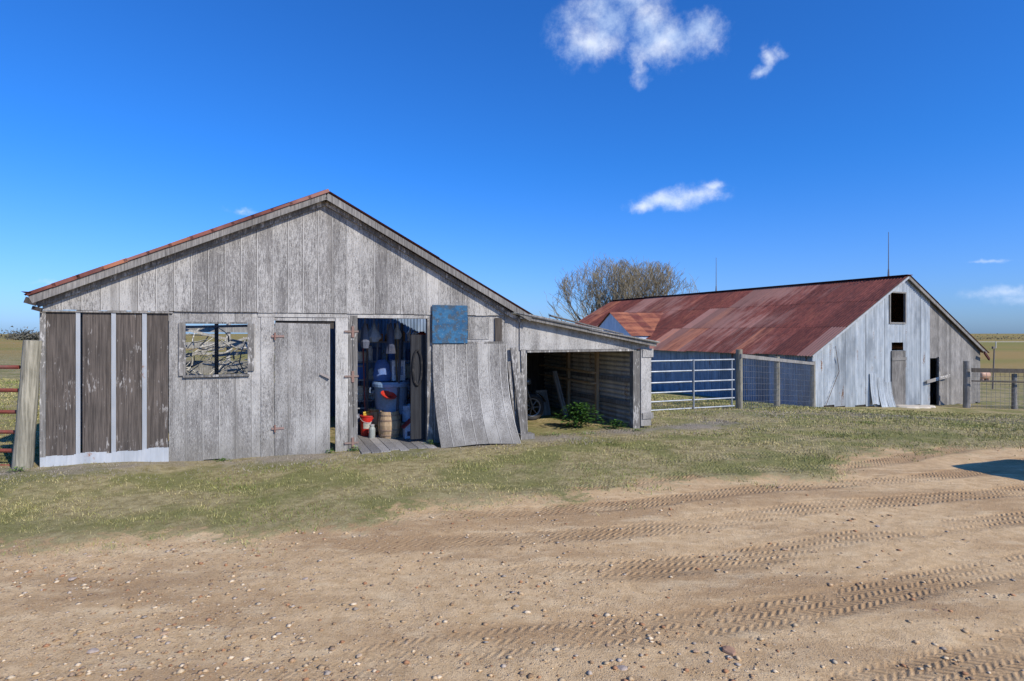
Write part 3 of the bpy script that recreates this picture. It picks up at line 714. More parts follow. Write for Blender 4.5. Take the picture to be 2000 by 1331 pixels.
# ------------------------------------------------------------------ BARN
BO = Vector((11.62, 22, 0))
def BL(s, t, z=0.): return (BO.x + .894 * s - .448 * t, BO.y + .448 * s + .894 * t, z)
barn = thing('barn', 'long corrugated metal barn with rusted red gable roof', 'barn', tuple(BO), TB)
BR = (6.14, 4.28); BE = 1.04; BW = 12.35; LEN = 20.8
def btop(x): return BE + (BR[1] - BE) * x / BR[0] if x < BR[0] else BR[1] - (BR[1] - BE + .06) * (x - BR[0]) / (BW - BR[0])
m2 = MB()
bh = [(5.02, 6.10, 2.285, 3.54), (5.10, 6.07, -1.6, 1.07), (5.12, 6.02, 1.08, 1.42)]
bc = [R.uniform(.78, 1.08) for i in range(40)]
def bcf(k, x):
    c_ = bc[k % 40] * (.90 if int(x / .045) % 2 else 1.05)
    if (x % .66) < .03: c_ *= .6
    return (c_ * 1.0, c_ * 1.0, c_ * 1.0)
corrwall(m2, 0, 8.0, -1.3, btop, 0, .018, .12, bh, bcf, 4, .66, lambda k: -1.08 - k * .035 + .14 * ((k * 5) % 3) / 3)
m2.obj('front_wall', GALV, barn, label='galvanised corrugated front wall')
m2 = MB(); m2.box(0, 5.08, .03, .06, -1.6, -.7, (.5,) * 3); m2.obj('base_board', DARKW, barn)
m2 = MB(); planks(m2, 8.0, BW, -1.62, btop, .19, 0, .025, holes=[(8.05, 8.62, -1.6, .69)], colf=lambda i, a: (R.uniform(.7, 1.15),) * 3, jit=.5, jag=.15)
m2.obj('plank_wall', GREY, barn, label='grey weathered vertical plank wall')
m2 = MB(); planks(m2, 5.08, 6.08, -1.35, lambda x: 1.06, .2, -.05, .03, colf=lambda i, a: (R.uniform(.6, .85),) * 3); d_ = m2.obj('door', GREY, barn, label='narrow weathered plank door')
m2 = MB(); m2.box(5.05, 6.1, -.08, -.052, .65, .78, (.8,) * 3); m2.obj('crosspiece', GREY, d_)
m2 = MB(); m2.box(4.96, 5.02, -.04, .05, 2.22, 3.6); m2.box(6.10, 6.16, -.04, .05, 2.22, 3.6); m2.box(5.025, 6.095, -.04, .05, 2.22, 2.28); m2.box(5.025, 6.095, -.04, .05, 3.545, 3.6); m2.obj('loft_window', GREY, barn, label='dark open loft window')
m2 = MB(); m2.beam((7.55, -.12, -.35), (9.3, -.18, -.12), .04, .14, (1.4,) * 3); m2.obj('cross_board', GREYP, barn)
m2 = MB(); m2.beam((8.64, -.07, -1.5), (8.64, -.07, .75), .1, .06); m2.obj('door_post', GREYP, barn)
for k in range(3):
    m2 = MB()
    a0 = 3.55 + k * .5; col = (.86 - .06 * k,) * 3
    def pp(u, v): return (a0 + .47 * u + .08 * v * k * .3, -.05 - (.12 + .07 * k) * v ** 2 - .014 * math.sin(u * 28), .15 - .2 * k - 1.28 * v + .03 * math.sin(u * 5 + k))
    for i in range(16):
        for j in range(8):
            m2.add([pp(i / 16, j / 8), pp((i + 1) / 16, j / 8), pp((i + 1) / 16, (j + 1) / 8), pp(i / 16, (j + 1) / 8)], [(0, 3, 2, 1)], col)
    m2.obj('bent_metal_sheet', GALV, barn, label='loose sheet bent outward at the base')
m2 = MB()
sc_ = [R.choice([1, 1, .85, .7, 1.1, .6]) for i in range(60)]
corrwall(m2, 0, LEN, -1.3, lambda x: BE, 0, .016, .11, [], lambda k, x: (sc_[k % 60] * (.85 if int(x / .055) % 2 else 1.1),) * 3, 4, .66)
rotp(m2, lambda x, y, z: (y, x, z)); m2.obj('side_wall', GALVS, barn, label='blue-grey corrugated side wall')
m2 = MB(); corrwall(m2, 0, LEN, -1.9, lambda x: BE - .06, 0, .014, .09, [], None, 4); rotp(m2, lambda x, y, z: (BW + y, x, z)); m2.obj('side_wall', GALVS, barn)
m2 = MB(); planks(m2, 0, BW, -1.9, btop, .5, LEN, .02); m2.obj('back_wall', GREY, barn)
def rcf(k, r):
    h_ = ((k * 2654435761 + r * 40503) % 1000) / 1000.
    g_ = ((k * 40503 + r * 7919 + 77) % 613) / 613.
    o_ = -.06 + .42 * h_ ** 2
    if k > 28: o_ += .32
    if k in (11, 12) and r == 2: o_ = .60
    if k == 11 and r == 1: o_ = .42
    if k in (5, 14) and r == 2: o_ = .45
    return (o_, .80 + .42 * (((k * 97 + r * 13) % 11) / 11), .78 + .42 * g_)
m2 = MB(); corrroof(m2, BR[0], BR[1] + .04, -.22, BE - .09 + .04, -.2, LEN + .2, .018, .13, 3, rcf, 4, .66, .012)
corrroof(m2, BR[0], BR[1] + .04, BW + .3, BE - .12, -.2, LEN + .2, .018, .13, 3, rcf, 4, .66, .012)
roofb = m2.obj('roof', RUST, barn, label='rusted maroon corrugated roof')
m2 = MB(); m2.beam((BR[0] - .1, -.2, BR[1] + .06), (BR[0] - .1, LEN + .2, BR[1] + .06), .2, .02, (.1, .9, .8)); m2.beam((BR[0] + .1, -.2, BR[1] + .06), (BR[0] + .1, LEN + .2, BR[1] + .06), .19, .024, (.1, .9, .8)); m2.obj('ridge_cap', RUST, barn)
m2 = MB(); m2.beam((-.2, -.14, BE - .12), (BR[0], -.14, BR[1] - .04), .05, .08, (.85,) * 3); m2.obj('rake_board', WHITEM, barn)
m2 = MB(); m2.beam((BR[0], -.14, BR[1] - .04), (BW + .25, -.14, BE - .20), .05, .12, (.9,) * 3); m2.obj('rake_board', GREY, barn)
m2 = MB(); m2.beam((BW - .3, -.3, .9), (BW + .5, -.15, .55), .06, .12, (.5,) * 3); m2.obj('hanging_board', RUSTP, barn)
m2 = MB(); m2.path([(0.6, -.06, -1.2), (1.5, -.08, .3), (1.3, -.06, 1.3)], .011, 6); m2.obj('conduit', DIMRUST, barn)
# dormer
DFACE = m_metal('dormer_face', (.62, .70, .80), (.46, .55, .66), (.2, .12, .1), .68, .0, .6)
DT = 12.6; DH = 1.9; dz = 3.0; de = 1.68
dm = MB()
dm.add([(-.25, DT - DH, de - .65), (-.25, DT + DH, de - .65), (-.25, DT + DH, de), (-.25, DT, dz), (-.25, DT - DH, de)], [(0, 1, 2, 3, 4)])
dm.add([(-.25, DT - DH, de - .65), (2.0, DT - DH, de - .65), (2.0, DT - DH, de), (-.25, DT - DH, de)], [(0, 1, 2, 3)])
dobj = dm.obj('dormer', DFACE, barn, label='small gabled dormer with blue-grey metal face')
m2 = MB()
for sgn in (-1, 1):
    for i in range(40):
        x0_ = -.35 + i * .11
        for q in range(4):
            a_ = x0_ + .0275 * q; b_ = a_ + .0275
            ha = .011 * math.sin(2 * math.pi * a_ / .11); hb = .011 * math.sin(2 * math.pi * b_ / .11)
            ye = DT + sgn * (DH + .12); ze = de - .06
            m2.add([(a_, DT, dz + .06 + ha), (b_, DT, dz + .06 + hb), (b_, ye, ze + .06 + hb), (a_, ye, ze + .06 + ha)], [(0, 1, 2, 3) if sgn > 0 else (3, 2, 1, 0)], (.52 + .12 * math.sin(int(i / 6) * 2.3), 1.12, .95))
m2.obj('roof', RUST, dobj, label='orange rusted dormer roof')
def rod(t, h_):
    m2 = MB(); b_ = Vector((BR[0], t, BR[1] + .05))
    m2.tube(b_, b_ + Vector((0, 0, h_)), .024, .012, 6, (.16, .16, .18))
    m2.tube(b_, b_ + Vector((0, 0, .35)), .05, .03, 6, (.16, .16, .18))
    m2.obj('lightning_rod', GENR, barn)
rod(.70, 2.0); rod(10.7, 2.05)
for i, (s, t, w_) in enumerate(((5.5, -.4, .5), (6.2, -.5, .45), (7.0, -.45, .3))):
    x, y, _ = BL(s, t); h = MB(); h.lathe([(0, -.1), (w_, -.1), (w_ * .95, .05), (w_ * .8, .1), (0, .11)], 9, (0, 0, 0), (.55, .48, .38)); o = h.obj('step_stone', STONE, None, (x, y, tz(x, y)), R.random()); tag(o, 'flat pale stone by the barn door', 'stone', 'step stones at the barn door')

# ------------------------------------------------------------------ fences, gate
def rpost(parent, x, y, z0, z1, r, lean=(0, 0), mat=None, name='post'):
    h = MB(); n = 7
    for i in range(n):
        f0 = i / n; f1 = (i + 1) / n
        p = Vector((x + lean[0] * f0, y + lean[1] * f0, z0 + (z1 - z0) * f0)); q = Vector((x + lean[0] * f1, y + lean[1] * f1, z0 + (z1 - z0) * f1))
        h.tube(p, q, r * (1.06 - .12 * f0 + .03 * math.sin(i * 2.1)), r * (1.06 - .12 * f1 + .03 * math.sin(i * 2.1 + 2.1)), 14)
    return h.obj(name, mat or POSTW, parent)
gate = thing('farm_gate', 'galvanised tubular farm gate closed between shed and post', 'gate')
GA = Vector((3.35, 13.95, 0)); GB = Vector((5.80, 14.85, 0))
for z in [1.12, .86, .585, .34, .12, -.09]:
    h = MB(); h.tube(GA + Vector((0, 0, z)), GB + Vector((0, 0, z + .005)), .021, .021, 8); h.obj('bar', GATEM, gate)
for f in (.0, .5, .97):
    p = GA.lerp(GB, f); off = Vector((.012, -.036, 0)) if f == .5 else Vector((0, 0, 0))
    h = MB(); h.tube(p + off + Vector((0, 0, -.11)), p + off + Vector((0, 0, 1.135)), .022, .022, 8); h.obj('upright', GATEM, gate)
yard = thing('wire_fence', 'wooden post and board fence with wire mesh by the barn', 'fence')
P1 = (5.95, 14.9); P2 = (8.27, 17.76); P3 = (11.42, 21.6)
rpost(yard, P1[0], P1[1], -.25, 1.384, .085); rpost(yard, P2[0], P2[1], -.6, 1.08, .085); rpost(yard, P3[0], P3[1], -1.15, .745, .095)
h = MB(); h.beam((P1[0], P1[1] - .1, 1.22), (P3[0], P3[1] - .12, .66), .04, .10); h.obj('rail', GREY, yard)
h = MB()
N_ = 56
for i in range(N_ + 1):
    f = i / N_; x = P1[0] + (P3[0] - P1[0]) * f; y = P1[1] + (P3[1] - P1[1]) * f - .1; g0 = tz(x, y); zt = 1.15 + (.60 - 1.15) * f
    h.tube((x, y, g0 + .02), (x, y, zt), .0055, .0055, 3, (.12, .13, .15), False)
for k in range(9):
    for i in range(14):
        f0 = i / 14; f1 = (i + 1) / 14; pts = []
        for f in (f0, f1):
            x = P1[0] + (P3[0] - P1[0]) * f; y = P1[1] + (P3[1] - P1[1]) * f - .1; g0 = tz(x, y) + .04; zt = 1.15 + (.60 - 1.15) * f
            pts.append((x, y, g0 + (zt - g0) * k / 8))
        h.tube(pts[0], pts[1], .0055, .0055, 3, (.12, .13, .15), False)
h.obj('wire_mesh', GENR, yard)
rf = thing('wire_fence', 'dark wooden rail fence with sagging wire mesh in grass', 'fence')
rpost(rf, 19.9, 24.9, -1.6, .60, .13, mat=GREY); rpost(rf, 21.9, 24.8, -1.6, .05, .10, mat=GREY); rpost(rf, 23.6, 24.7, -1.6, .1, .10, mat=GREY); rpost(rf, 26, 24.6, -1.6, .1, .10, mat=GREY)
h = MB(); h.beam((19.9, 24.62, .22), (26.5, 24.40, .12), .05, .18, (.9,) * 3); h.obj('rail', DARKW, rf)
h = MB(); h.beam((19.9, 24.62, -.25), (26.5, 24.40, -.40), .04, .06, (.9,) * 3); h.obj('rail', DARKW, rf)
h = MB()
for i in range(34): x = 20 + i * .2; h.tube((x, 24.7, -1.5), (x, 24.7, .1), .007, .007, 3, (.16, .16, .16), False)
for k in range(9): h.tube((20, 24.7, -1.5 + k * .18), (26.6, 24.7, -1.5 + k * .18), .007, .007, 3, (.16, .16, .16), False)
h.obj('wire_mesh', GENR, rf)
pf = thing('pipe_fence', 'rusty pipe rail fence fixed to a thick leaning wooden post', 'fence')
rpost(pf, -6.46, 7.5, -.05, 1.71, .105, lean=(.11, .04))
for z in (1.35, 1.04, .75, .48, .23, .02):
    h = MB(); h.tube((-6.6, 7.62, z), (-10.5, 7.9, z + .0), .026, .026, 8, (1.6, 1.5, 1.5)); h.obj('rail', RUSTP, pf)
h = MB(); h.tube((-10.4, 7.95, -.05), (-10.4, 7.95, 1.5), .04, .04, 8); h.obj('post', RUSTP, pf)
df = thing('field_fence', 'distant fence line of thin posts across dry pasture', 'fence')
for i in range(22):
    x = 70 + i * 7; y = 120 - i * 1.2; z = tz(x, y)
    h = MB(); h.tube((x, y, z), (x, y, z + 1.4), .09, .09, 6, (.6, .58, .5)); h.obj('post', GENR, df)
h = MB(); h.beam((70, 120, tz(70, 120) + 1.3), (217, 120 - 25.2, tz(217, 94.8) + 1.3), .08, .10, (.6, .58, .5)); h.obj('rail', GENR, df)
tk = MB(); tk.lathe([(0, -.5), (.2, -.48), (.32, -.38), (.32, .38), (.2, .48), (0, .5)], 20, (0, 0, .5), (.50, .30, .20), 'x'); tk.box(-.35, -.25, -.25, .25, 0, .25, (.25, .15, .1)); tk.box(.25, .35, -.25, .25, 0, .25, (.25, .15, .1))
x, y = 35.0, 42.3
o = tk.obj('tank', GEN, None, (x, y, tz(x, y) + .0), .3, True); tag(o, 'rusty orange cylindrical tank standing in pasture', 'tank')
tp = MB(); x, y = 30., 35.5; tp.tube((0, 0, 0), (.1, 0, 2.6), .045, .04, 8, (.2, .17, .14)); tp.box(-.02, .14, -.06, .06, 2.55, 2.7, (.2, .17, .14)); o = tp.obj('utility_post', GENR, None, (x, y, tz(x, y))); tag(o, 'thin dark post standing in the pasture', 'post')

# ------------------------------------------------------------------ trees
def tree(x, y, H, spread, seed, name_lbl, nb, RX, ZT):
    rr = random.Random(seed)
    z0 = tz(x, y)
    t = thing('bare_tree', name_lbl, 'tree', (x, y, z0), 0, 'bare trees behind the barn')
    tr = MB(); tr.tube((0, 0, -.2), (.1, 0, 1.4), .36, .28, 10); tr.tube((.1, 0, 1.4), (.0, .1, 2.2), .28, .25, 10)
    tr.obj('trunk', BARK, t)
    cr = MB()
    def inside(p):
        return (p.x / RX) ** 2 + (p.y / RX) ** 2 + ((p.z - ZT * .42) / (ZT * .58)) ** 2 < 1
    def br(p, d, L, r, lv):
        segs = 4 if lv < 3 else 3
        for i in range(segs):
            d2 = (d + Vector((rr.uniform(-.22, .22), rr.uniform(-.22, .22), rr.uniform(-.08, .18)))).normalized()
            q = p + d2 * L / segs
            if not inside(q) and rr.random() < .7: return
            r2 = max(r * .82, .010)
            cr.tube(p, q, r, r2, 5 if lv < 2 else 3, (.75, .72, .68) if lv < 3 else (1.0, .96, .8), False)
            p = q; d = d2; r = r2
            if lv < 6 and (i > 0 or lv > 0):
                for c in range(2 if (lv < 2 and rr.random() < .5) else (0 if lv >= 3 and rr.random() < .26 else 1)):
                    sd = Vector((rr.uniform(-1, 1), rr.uniform(-1, 1), rr.uniform(-.1, .6)))
                    nd = (d * .85 + sd * .75); nd.normalize()
                    br(p, nd, L * rr.uniform(.55, .76), max(r * .62, .011), lv + 1)
    for k in range(nb):
        a = k * math.pi * 2 / nb + rr.uniform(-.4, .4)
        sp = spread * (1 if k % 3 else .35)
        d = Vector((math.cos(a) * sp, math.sin(a) * sp * .8, rr.uniform(.65, 1.1))).normalized()
        br(Vector((0, .1, rr.uniform(1.8, 2.3))), d, H * .46, .18, 1 if k % 2 else 0)
    cr.obj('crown', BARK, t)
    return len(cr.f), max(v[2] for v in cr.v), min(v[0] for v in cr.v), max(v[0] for v in cr.v)
n1 = tree(8.3, 50, 9.6, 1.2, 3, 'spreading leafless tree with fine pale twigs', 8, 5.2, 10.2)
n2 = tree(12.3, 51, 9.4, 1.2, 11, 'low wide leafless tree with tangled twigs', 8, 5.2, 10.0)
print('tree faces', n1, n2)
def scrub(name, cx, cy, wx, hh, n, lbl, col):
    m2 = MB()
    for i in range(n):
        x = cx + R.gauss(0, wx * .4); y = cy + R.uniform(-3, 3); z = tz(x, y) + abs(R.gauss(0, hh * .45)) + .1
        s = R.uniform(.25, .6) * hh / 3
        v = [(x + R.uniform(-s, s), y + R.uniform(-s, s), z + R.uniform(-s, s)) for _ in range(3)]
        k = R.uniform(.6, 1.3); m2.add(v, [(0, 1, 2)], tuple(q * k for q in col))
    o = m2.obj(name, GRASSM); o["kind"] = "stuff"; tag(o, lbl, 'trees')
scrub('distant_trees', -187, 220, 11, 3.6, 1800, 'small clump of far grey-green scrub trees', (.14, .13, .10))
scrub('distant_trees', 180, 215, 26, 1.6, 900, 'far low grey scrub along the pasture edge', (.16, .15, .10))
scrub('distant_trees', -230, 260, 50, 1.0, 1200, 'far low scrub along the horizon', (.15, .14, .10))

# ------------------------------------------------------------------ grass, weeds, stones
def stuffmesh(name, V, F, C, mat, lbl, cat):
    me = bpy.data.meshes.new(name); nf = len(F); k = F.shape[1]
    me.vertices.add(len(V)); me.vertices.foreach_set('co', V.astype(np.float32).ravel())
    me.loops.add(nf * k); me.loops.foreach_set('vertex_index', F.astype(np.int32).ravel())
    me.polygons.add(nf); me.polygons.foreach_set('loop_start', np.arange(0, nf * k, k, dtype=np.int32))
    me.update(calc_edges=True)
    at = me.attributes.new('Col', 'FLOAT_COLOR', 'CORNER')
    c = np.ones((nf, 4)); c[:, :3] = C
    at.data.foreach_set('color', np.repeat(c, k, axis=0).astype(np.float32).ravel())
    me.materials.append(mat)
    o = bpy.data.objects.new(name, me); COL.objects.link(o); o["kind"] = "stuff"; tag(o, lbl, cat); return o
N = 440000
gy = 4.2 + 18 * NR.rand(N) ** 1.45
gx = (NR.rand(N) * 2.1 - 1.05) * gy * .98
e = edge(gx, gy)
sl = (gx + 6.26) * .9196 + (gy - 7.6) * .393; tl = -(gx + 6.26) * .393 + (gy - 7.6) * .9196
bs = (gx - 11.62) * .894 + (gy - 22) * .448; bt = -(gx - 11.62) * .448 + (gy - 22) * .894
patch = .5 + .5 * snz(gx * .8 + 3, gy * 1.1); fine = .5 + .5 * snz(gx * 5, gy * 6); pf2 = .5 + .5 * snz(gx * 2.3 + 9, gy * 2.9)
keep = (e + 1.1 * (pf2 - .5) + .3 * (NR.rand(N) - .5) > .0) & (NR.rand(N) < np.clip(e / 1.0 + .25, .06, 1))
keep &= ~((sl > -.03) & (sl < 7.1) & (tl > -.03) & (tl < 8.2)); keep &= ~((sl > 7.0) & (sl < 9.7) & (tl > -.03) & (tl < 4.4) & (NR.rand(N) > .02))
keep &= ~((sl > 5.3) & (sl < 6.8) & (tl > -.35) & (tl < 0)); keep &= ~((sl > 4.1) & (sl < 5.3) & (tl > -.45) & (tl < 0))
keep &= ~((bt > -.1) & (bs > -.1))
dn = np.clip(.18 + .35 * patch + .55 * fine * pf2 + .16, 0, 1); keep &= NR.rand(N) < dn
dead = np.clip(1 - np.abs(tl + .30) / .9, 0, 1) * (sl > -.6) * (sl < 12) * .9
dead = np.maximum(dead, .55 * np.clip((gx - 3) / 2, 0, 1) * np.clip(1 - np.abs(gy - 13.2 - .5 * (gx - 5)) / 1.6, 0, 1))
gx, gy, patch, fine, dead, e, pf2 = [a[keep] for a in (gx, gy, patch, fine, dead, e, pf2)]
n = len(gx); print('blades', n)
gz = terr(gx, gy) + .015
hgt = (.009 + .028 * NR.rand(n) ** 1.6) * (1 - .3 * dead) * (1 + .04 * gy) * (.7 + .6 * pf2)
ang = NR.rand(n) * 2 * np.pi; wd = (.0032 + .0012 * np.maximum(gy - 5, 0))
la = NR.rand(n) * 2 * np.pi; ll = hgt * NR.rand(n) * 1.5
V = np.zeros((n, 3, 3))
V[:, 0] = np.stack([gx - np.cos(ang) * wd, gy - np.sin(ang) * wd, gz - .01], -1)
V[:, 1] = np.stack([gx + np.cos(ang) * wd, gy + np.sin(ang) * wd, gz - .01], -1)
V[:, 2] = np.stack([gx + np.cos(la) * ll, gy + np.sin(la) * ll, gz + hgt], -1)
F = np.arange(n * 3).reshape(n, 3)
green = np.array([.155, .205, .042]); olive = np.array([.29, .265, .08]); straw = np.array([.58, .47, .22]); deadc = np.array([.33, .28, .22])
r1 = NR.rand(n); gmix = np.clip(patch * 1.1 - .08 + .6 * (fine - .5) + .6 * (r1 - .5), 0, 1)[:, None]
C = straw * (1 - gmix) + green * gmix
C = np.where((NR.rand(n) < .3)[:, None], olive, C)
dm_ = (NR.rand(n) < dead * 1.3)[:, None]; C = np.where(dm_, deadc, C)
C = C * (.6 + .7 * NR.rand(n))[:, None]
stuffmesh('grass', V.reshape(-1, 3), F, np.clip(C, 0, .9), GRASSM, 'short mixed green and straw coloured grass', 'grass')

def pebbles(x, y, smin, smax, name, lbl):
    base = np.array([[0, 0, 1], [.9, 0, .3], [.28, .86, .3], [-.73, .53, .3], [-.73, -.53, .3], [.28, -.86, .3], [0, 0, -.5]])
    fc = np.array([[0, 1, 2], [0, 2, 3], [0, 3, 4], [0, 4, 5], [0, 5, 1], [6, 2, 1], [6, 3, 2], [6, 4, 3], [6, 5, 4], [6, 1, 5]])
    n = len(x)
    s = smin + (smax - smin) * NR.rand(n) ** 6
    a = NR.rand(n) * 6.28; st = .6 + .8 * NR.rand(n)
    B = base[None] * (1 + .35 * (NR.rand(n, 7, 1) - .5))
    bx = B[..., 0] * s[:, None] * st[:, None]; by = B[..., 1] * s[:, None]; bz = B[..., 2] * s[:, None] * (.35 + .3 * NR.rand(n))[:, None]
    Vx = bx * np.cos(a)[:, None] - by * np.sin(a)[:, None] + x[:, None]; Vy = bx * np.sin(a)[:, None] + by * np.cos(a)[:, None] + y[:, None]
    Vz = bz + (terr(x, y) + .012 * snz(x * 1.5, y * 2.2) + .006 * snz(x * 6, y * 7))[:, None] + .001
    V = np.stack([Vx, Vy, Vz], -1).reshape(-1, 3)
    F = (fc[None] + 7 * np.arange(n)[:, None, None]).reshape(-1, 3)
    pal = np.array([[.50, .35, .20], [.58, .43, .26], [.38, .24, .13], [.42, .34, .26], [.40, .20, .10], [.64, .50, .33], [.33, .23, .15]])
    c = pal[NR.randint(0, 7, n)] * (.75 + .4 * NR.rand(n))[:, None]
    stuffmesh(name, V, F, np.repeat(np.clip(c, 0, .9), 10, axis=0), STONE, lbl, 'gravel')
N = 36000
py = 2.6 + 8 * NR.rand(N) ** 1.6; px = (NR.rand(N) * 2 - 1) * py * .95
ee = edge(px, py); dens = np.clip(.50 - .11 * px + .55 * snz(px * 1.3, py * 1.9), .06, 1)
k = (ee < .3) & (NR.rand(N) < dens)
pebbles(px[k], py[k], .0022, .026, 'gravel', 'scattered brown and grey gravel on dirt')
for i, (x, y, s) in enumerate(((1.30, 3.40, .038), (.62, 3.22, .028), (-.9, 3.35, .016), (-2.2, 3.6, .022), (-2.5, 3.4, .026), (1.1, 3.40, .016), (-1.6, 4.4, .018), (2.4, 5.0, .022), (-3.4, 4.4, .024), (.4, 4.2, .016), (3.3, 7.0, .03), (3.6, 5.6, .02), (-.2, 3.9, .016), (2.9, 3.9, .018), (-3.9, 5.0, .024), (-3.6, 4.85, .02))):
    h = MB(); n_ = 9; prof = [(0, -.3), (.85, -.25), (1, .05), (.85, .35), (.45, .5), (0, .52)]
    h.lathe([(p[0] * s, p[1] * s) for p in prof], n_, (0, 0, 0), R.choice([(.40, .27, .17), (.38, .30, .24), (.48, .35, .23), (.32, .19, .12)]))
    h.v = [(p[0] * (1.3 + .25 * math.sin(p[1] * 90)), p[1] * (1 + .2 * math.sin(p[0] * 110)), p[2] * (.8 + .2 * math.sin(p[0] * 90))) for p in h.v]
    o = h.obj('stone', STONE, None, (x, y, tz(x, y) + .003), R.random() * 6); tag(o, 'loose brown stone lying on the dirt track', 'stone', 'stones on the dirt track')

# weeds
LEAFM = m_attr('weed_leaf', .6)
def leaves(h, cx, cy, z, w_, hh, n, col, ls):
    for i in range(n):
        a = R.uniform(0, 6.28); rr_ = abs(R.gauss(0, .5)) * w_; zz = z + R.uniform(.1, 1) ** .8 * hh * max(.15, 1 - (rr_ / w_ / 1.6) ** 2)
        c = Vector((cx + rr_ * math.cos(a), cy + rr_ * math.sin(a) * .7, zz))
        d = Vector((math.cos(a), math.sin(a), R.uniform(-.2, .7))).normalized(); sd = d.cross(Vector((0, 0, 1))).normalized()
        L = ls * R.uniform(.6, 1.4); k = R.uniform(.5, 1.5)
        h.add([c, c + d * L * .5 + sd * L * .32, c + d * L + Vector((0, 0, -.15 * L)), c + d * L * .5 - sd * L * .32], [(0, 1, 2, 3)], tuple(q * k for q in col))
for (s, t, w_, hh, n_, ls, lb) in ((8.45, .45, .44, .52, 750, .08, 'bushy green weed growing under the lean-to'), (9.1, .1, .22, .2, 160, .06, 'low green weed at the lean-to opening')):
    x, y, _ = SL(s, t); h = MB(); leaves(h, 0, 0, 0, w_, hh, n_, (.05, .12, .02), ls)
    e_ = thing('weed', lb, 'plant', (x, y, tz(x, y)))
    o = h.obj('foliage', LEAFM, e_)
    s_ = MB()
    for i in range(9):
        a = R.uniform(0, 6.28); s_.tube((0, 0, 0), (w_ * .5 * math.cos(a), w_ * .35 * math.sin(a), hh * R.uniform(.5, .9)), .006, .003, 4, (.12, .16, .05))
    s_.obj('stem', LEAFM, e_)
h = MB()
for s, t, a_, b_ in ((4.03, -.12, .10, .10), (5.27, -.15, .12, .12), (2.15, -.08, .15, .06), (7.6, -.1, .3, .07), (8.2, -.25, .35, .06), (-.2, -.2, .2, .08), (3.65, -.1, .08, .1), (9.3, -.3, .3, .06)):
    x, y, _ = SL(s, t); leaves(h, x, y, tz(x, y), a_, b_, 110, (.14, .22, .045), .03)
o = h.obj('weeds', LEAFM); o["kind"] = "stuff"; tag(o, 'small green weeds at the foot of the shed wall', 'weeds')
hb = MB(); hb.lathe([(0, -.75), (.62, -.75), (.76, -.64), (.76, .64), (.62, .75), (0, .75)], 32, (0, 0, .74), (.5, .4, .2), 'x')  # bale added out of view on the right to throw the track shadow
o = hb.obj('shadow_caster_bale', STONE, None, (8.45, 6.85, -.12), .35); tag(o, 'unseen bale shape added to cast a shadow on the dirt track', 'shadow caster')

# ------------------------------------------------------------------ camera, sun, world
cam = bpy.data.cameras.new('camera'); co = bpy.data.objects.new('camera', cam); COL.objects.link(co)
co.location = (0, 0, 1.8); co.rotation_euler = (math.radians(90), 0, 0)
cam.lens = 20; cam.sensor_width = 36; cam.shift_y = -.00675; cam.clip_start = .05; cam.clip_end = 6000
scene.camera = co
EL = math.radians(37); AZ = math.atan2(.74, -.67)
S = Vector((math.sin(AZ) * math.cos(EL), math.cos(AZ) * math.cos(EL), math.sin(EL)))
sun = bpy.data.lights.new('sun', 'SUN'); sun.energy = 4.9; sun.angle = math.radians(.5); sun.color = (1, .93, .82)
so = bpy.data.objects.new('sun', sun); COL.objects.link(so); so.rotation_euler = S.to_track_quat('Z', 'Y').to_euler(); so.location = (10, -10, 20)
wd_ = bpy.data.worlds.new('World'); scene.world = wd_; wd_.use_nodes = True; wd_.node_tree.nodes.clear(); g = G(wd_.node_tree)
sky = g.n('ShaderNodeTexSky', sky_type='NISHITA'); sky.sun_disc = False; sky.sun_elevation = EL; sky.sun_rotation = AZ; sky.air_density = 1.0; sky.dust_density = .6; sky.ozone_density = 2.6
d = g.n('ShaderNodeTexCoord').outputs['Generated']
dzz = g.n('ShaderNodeSeparateXYZ', {0: d}).outputs[2]
tint = g.mix(g.ss(dzz, .0, .30), (.44, .72, 1.40), (.19, .70, 1.46))
skc = g.mix(1., sky.outputs[0], tint, 'MULTIPLY')
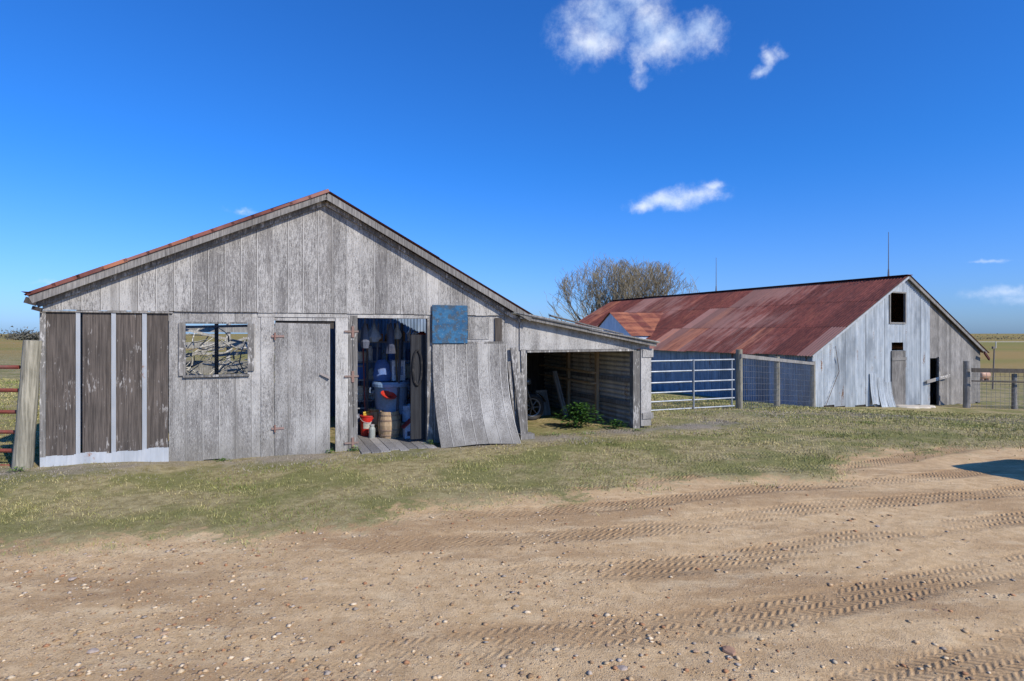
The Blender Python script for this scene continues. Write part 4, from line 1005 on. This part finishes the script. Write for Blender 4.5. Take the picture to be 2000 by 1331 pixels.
clouds = [(.135, .52, .058, .034), (.165, .56, .050, .040), (.20, .60, .06, .035), (.27, .515, .055, .030), (.335, .53, .040, .028), (.222, .462, .018, .026), (.235, .55, .04, .025),
          (.45, .49, .014, .020), (.472, .505, .010, .018), (.44, .465, .014, .012), (.235, .222, .030, .010), (.275, .232, .045, .013), (.325, .248, .042, .015), (.352, .262, .020, .008),
          (.87, .065, .055, .012), (.9, .052, .05, .011), (-.80, .085, .05, .008), (-.47, .215, .035, .008), (.84, .12, .03, .005)]
nz = g.n('ShaderNodeTexNoise', {'Vector': d, 'Scale': 11., 'Detail': 5., 'Roughness': .6})
warp = g.n('ShaderNodeVectorMath', {0: nz.outputs[1], 1: (.5, .5, .5)}, operation='SUBTRACT').outputs[0]
dw = g.n('ShaderNodeVectorMath', {0: warp, 1: (.06, .06, .04), 2: d}, operation='MULTIPLY_ADD').outputs[0]
acc = None
for i, (k, m_, rx, rz) in enumerate(clouds):
    v = Vector((k, 1, m_)); L = v.length; v.normalize()
    df_ = g.n('ShaderNodeVectorMath', {0: dw, 1: tuple(v)}, operation='SUBTRACT').outputs[0]
    sc2 = g.n('ShaderNodeVectorMath', {0: df_, 1: (L / rx, L / rx, L / rz)}, operation='MULTIPLY').outputs[0]
    ln = g.n('ShaderNodeVectorMath', {0: sc2}, operation='LENGTH').outputs['Value']
    bl_ = g.math('SUBTRACT', 1.3 if i < 14 else (1.0 if i < 16 else .7), ln)
    acc = bl_ if acc is None else g.math('MAXIMUM', acc, bl_)
cm = g.math('ADD', acc, g.math('MULTIPLY', g.math('SUBTRACT', g.noise(d, 24, 7, .68), .5), 3.0))
mask = g.ss(cm, -.3, 1.9, 0, .90)
mask = g.math('MULTIPLY', mask, g.ss(acc, -.9, .3))
shade = g.mix(g.ss(g.noise(d, 18, 3), .35, .65), (4.6, 5.9, 8.2), (7.6, 8.1, 9.0))
fc_ = g.mix(mask, skc, shade)
bg = g.n('ShaderNodeBackground', {0: fc_, 1: .13}); g.n('ShaderNodeOutputWorld', {0: bg.outputs[0]})
scene.view_settings.view_transform = 'Standard'; scene.view_settings.look = 'None'; scene.view_settings.exposure = 0
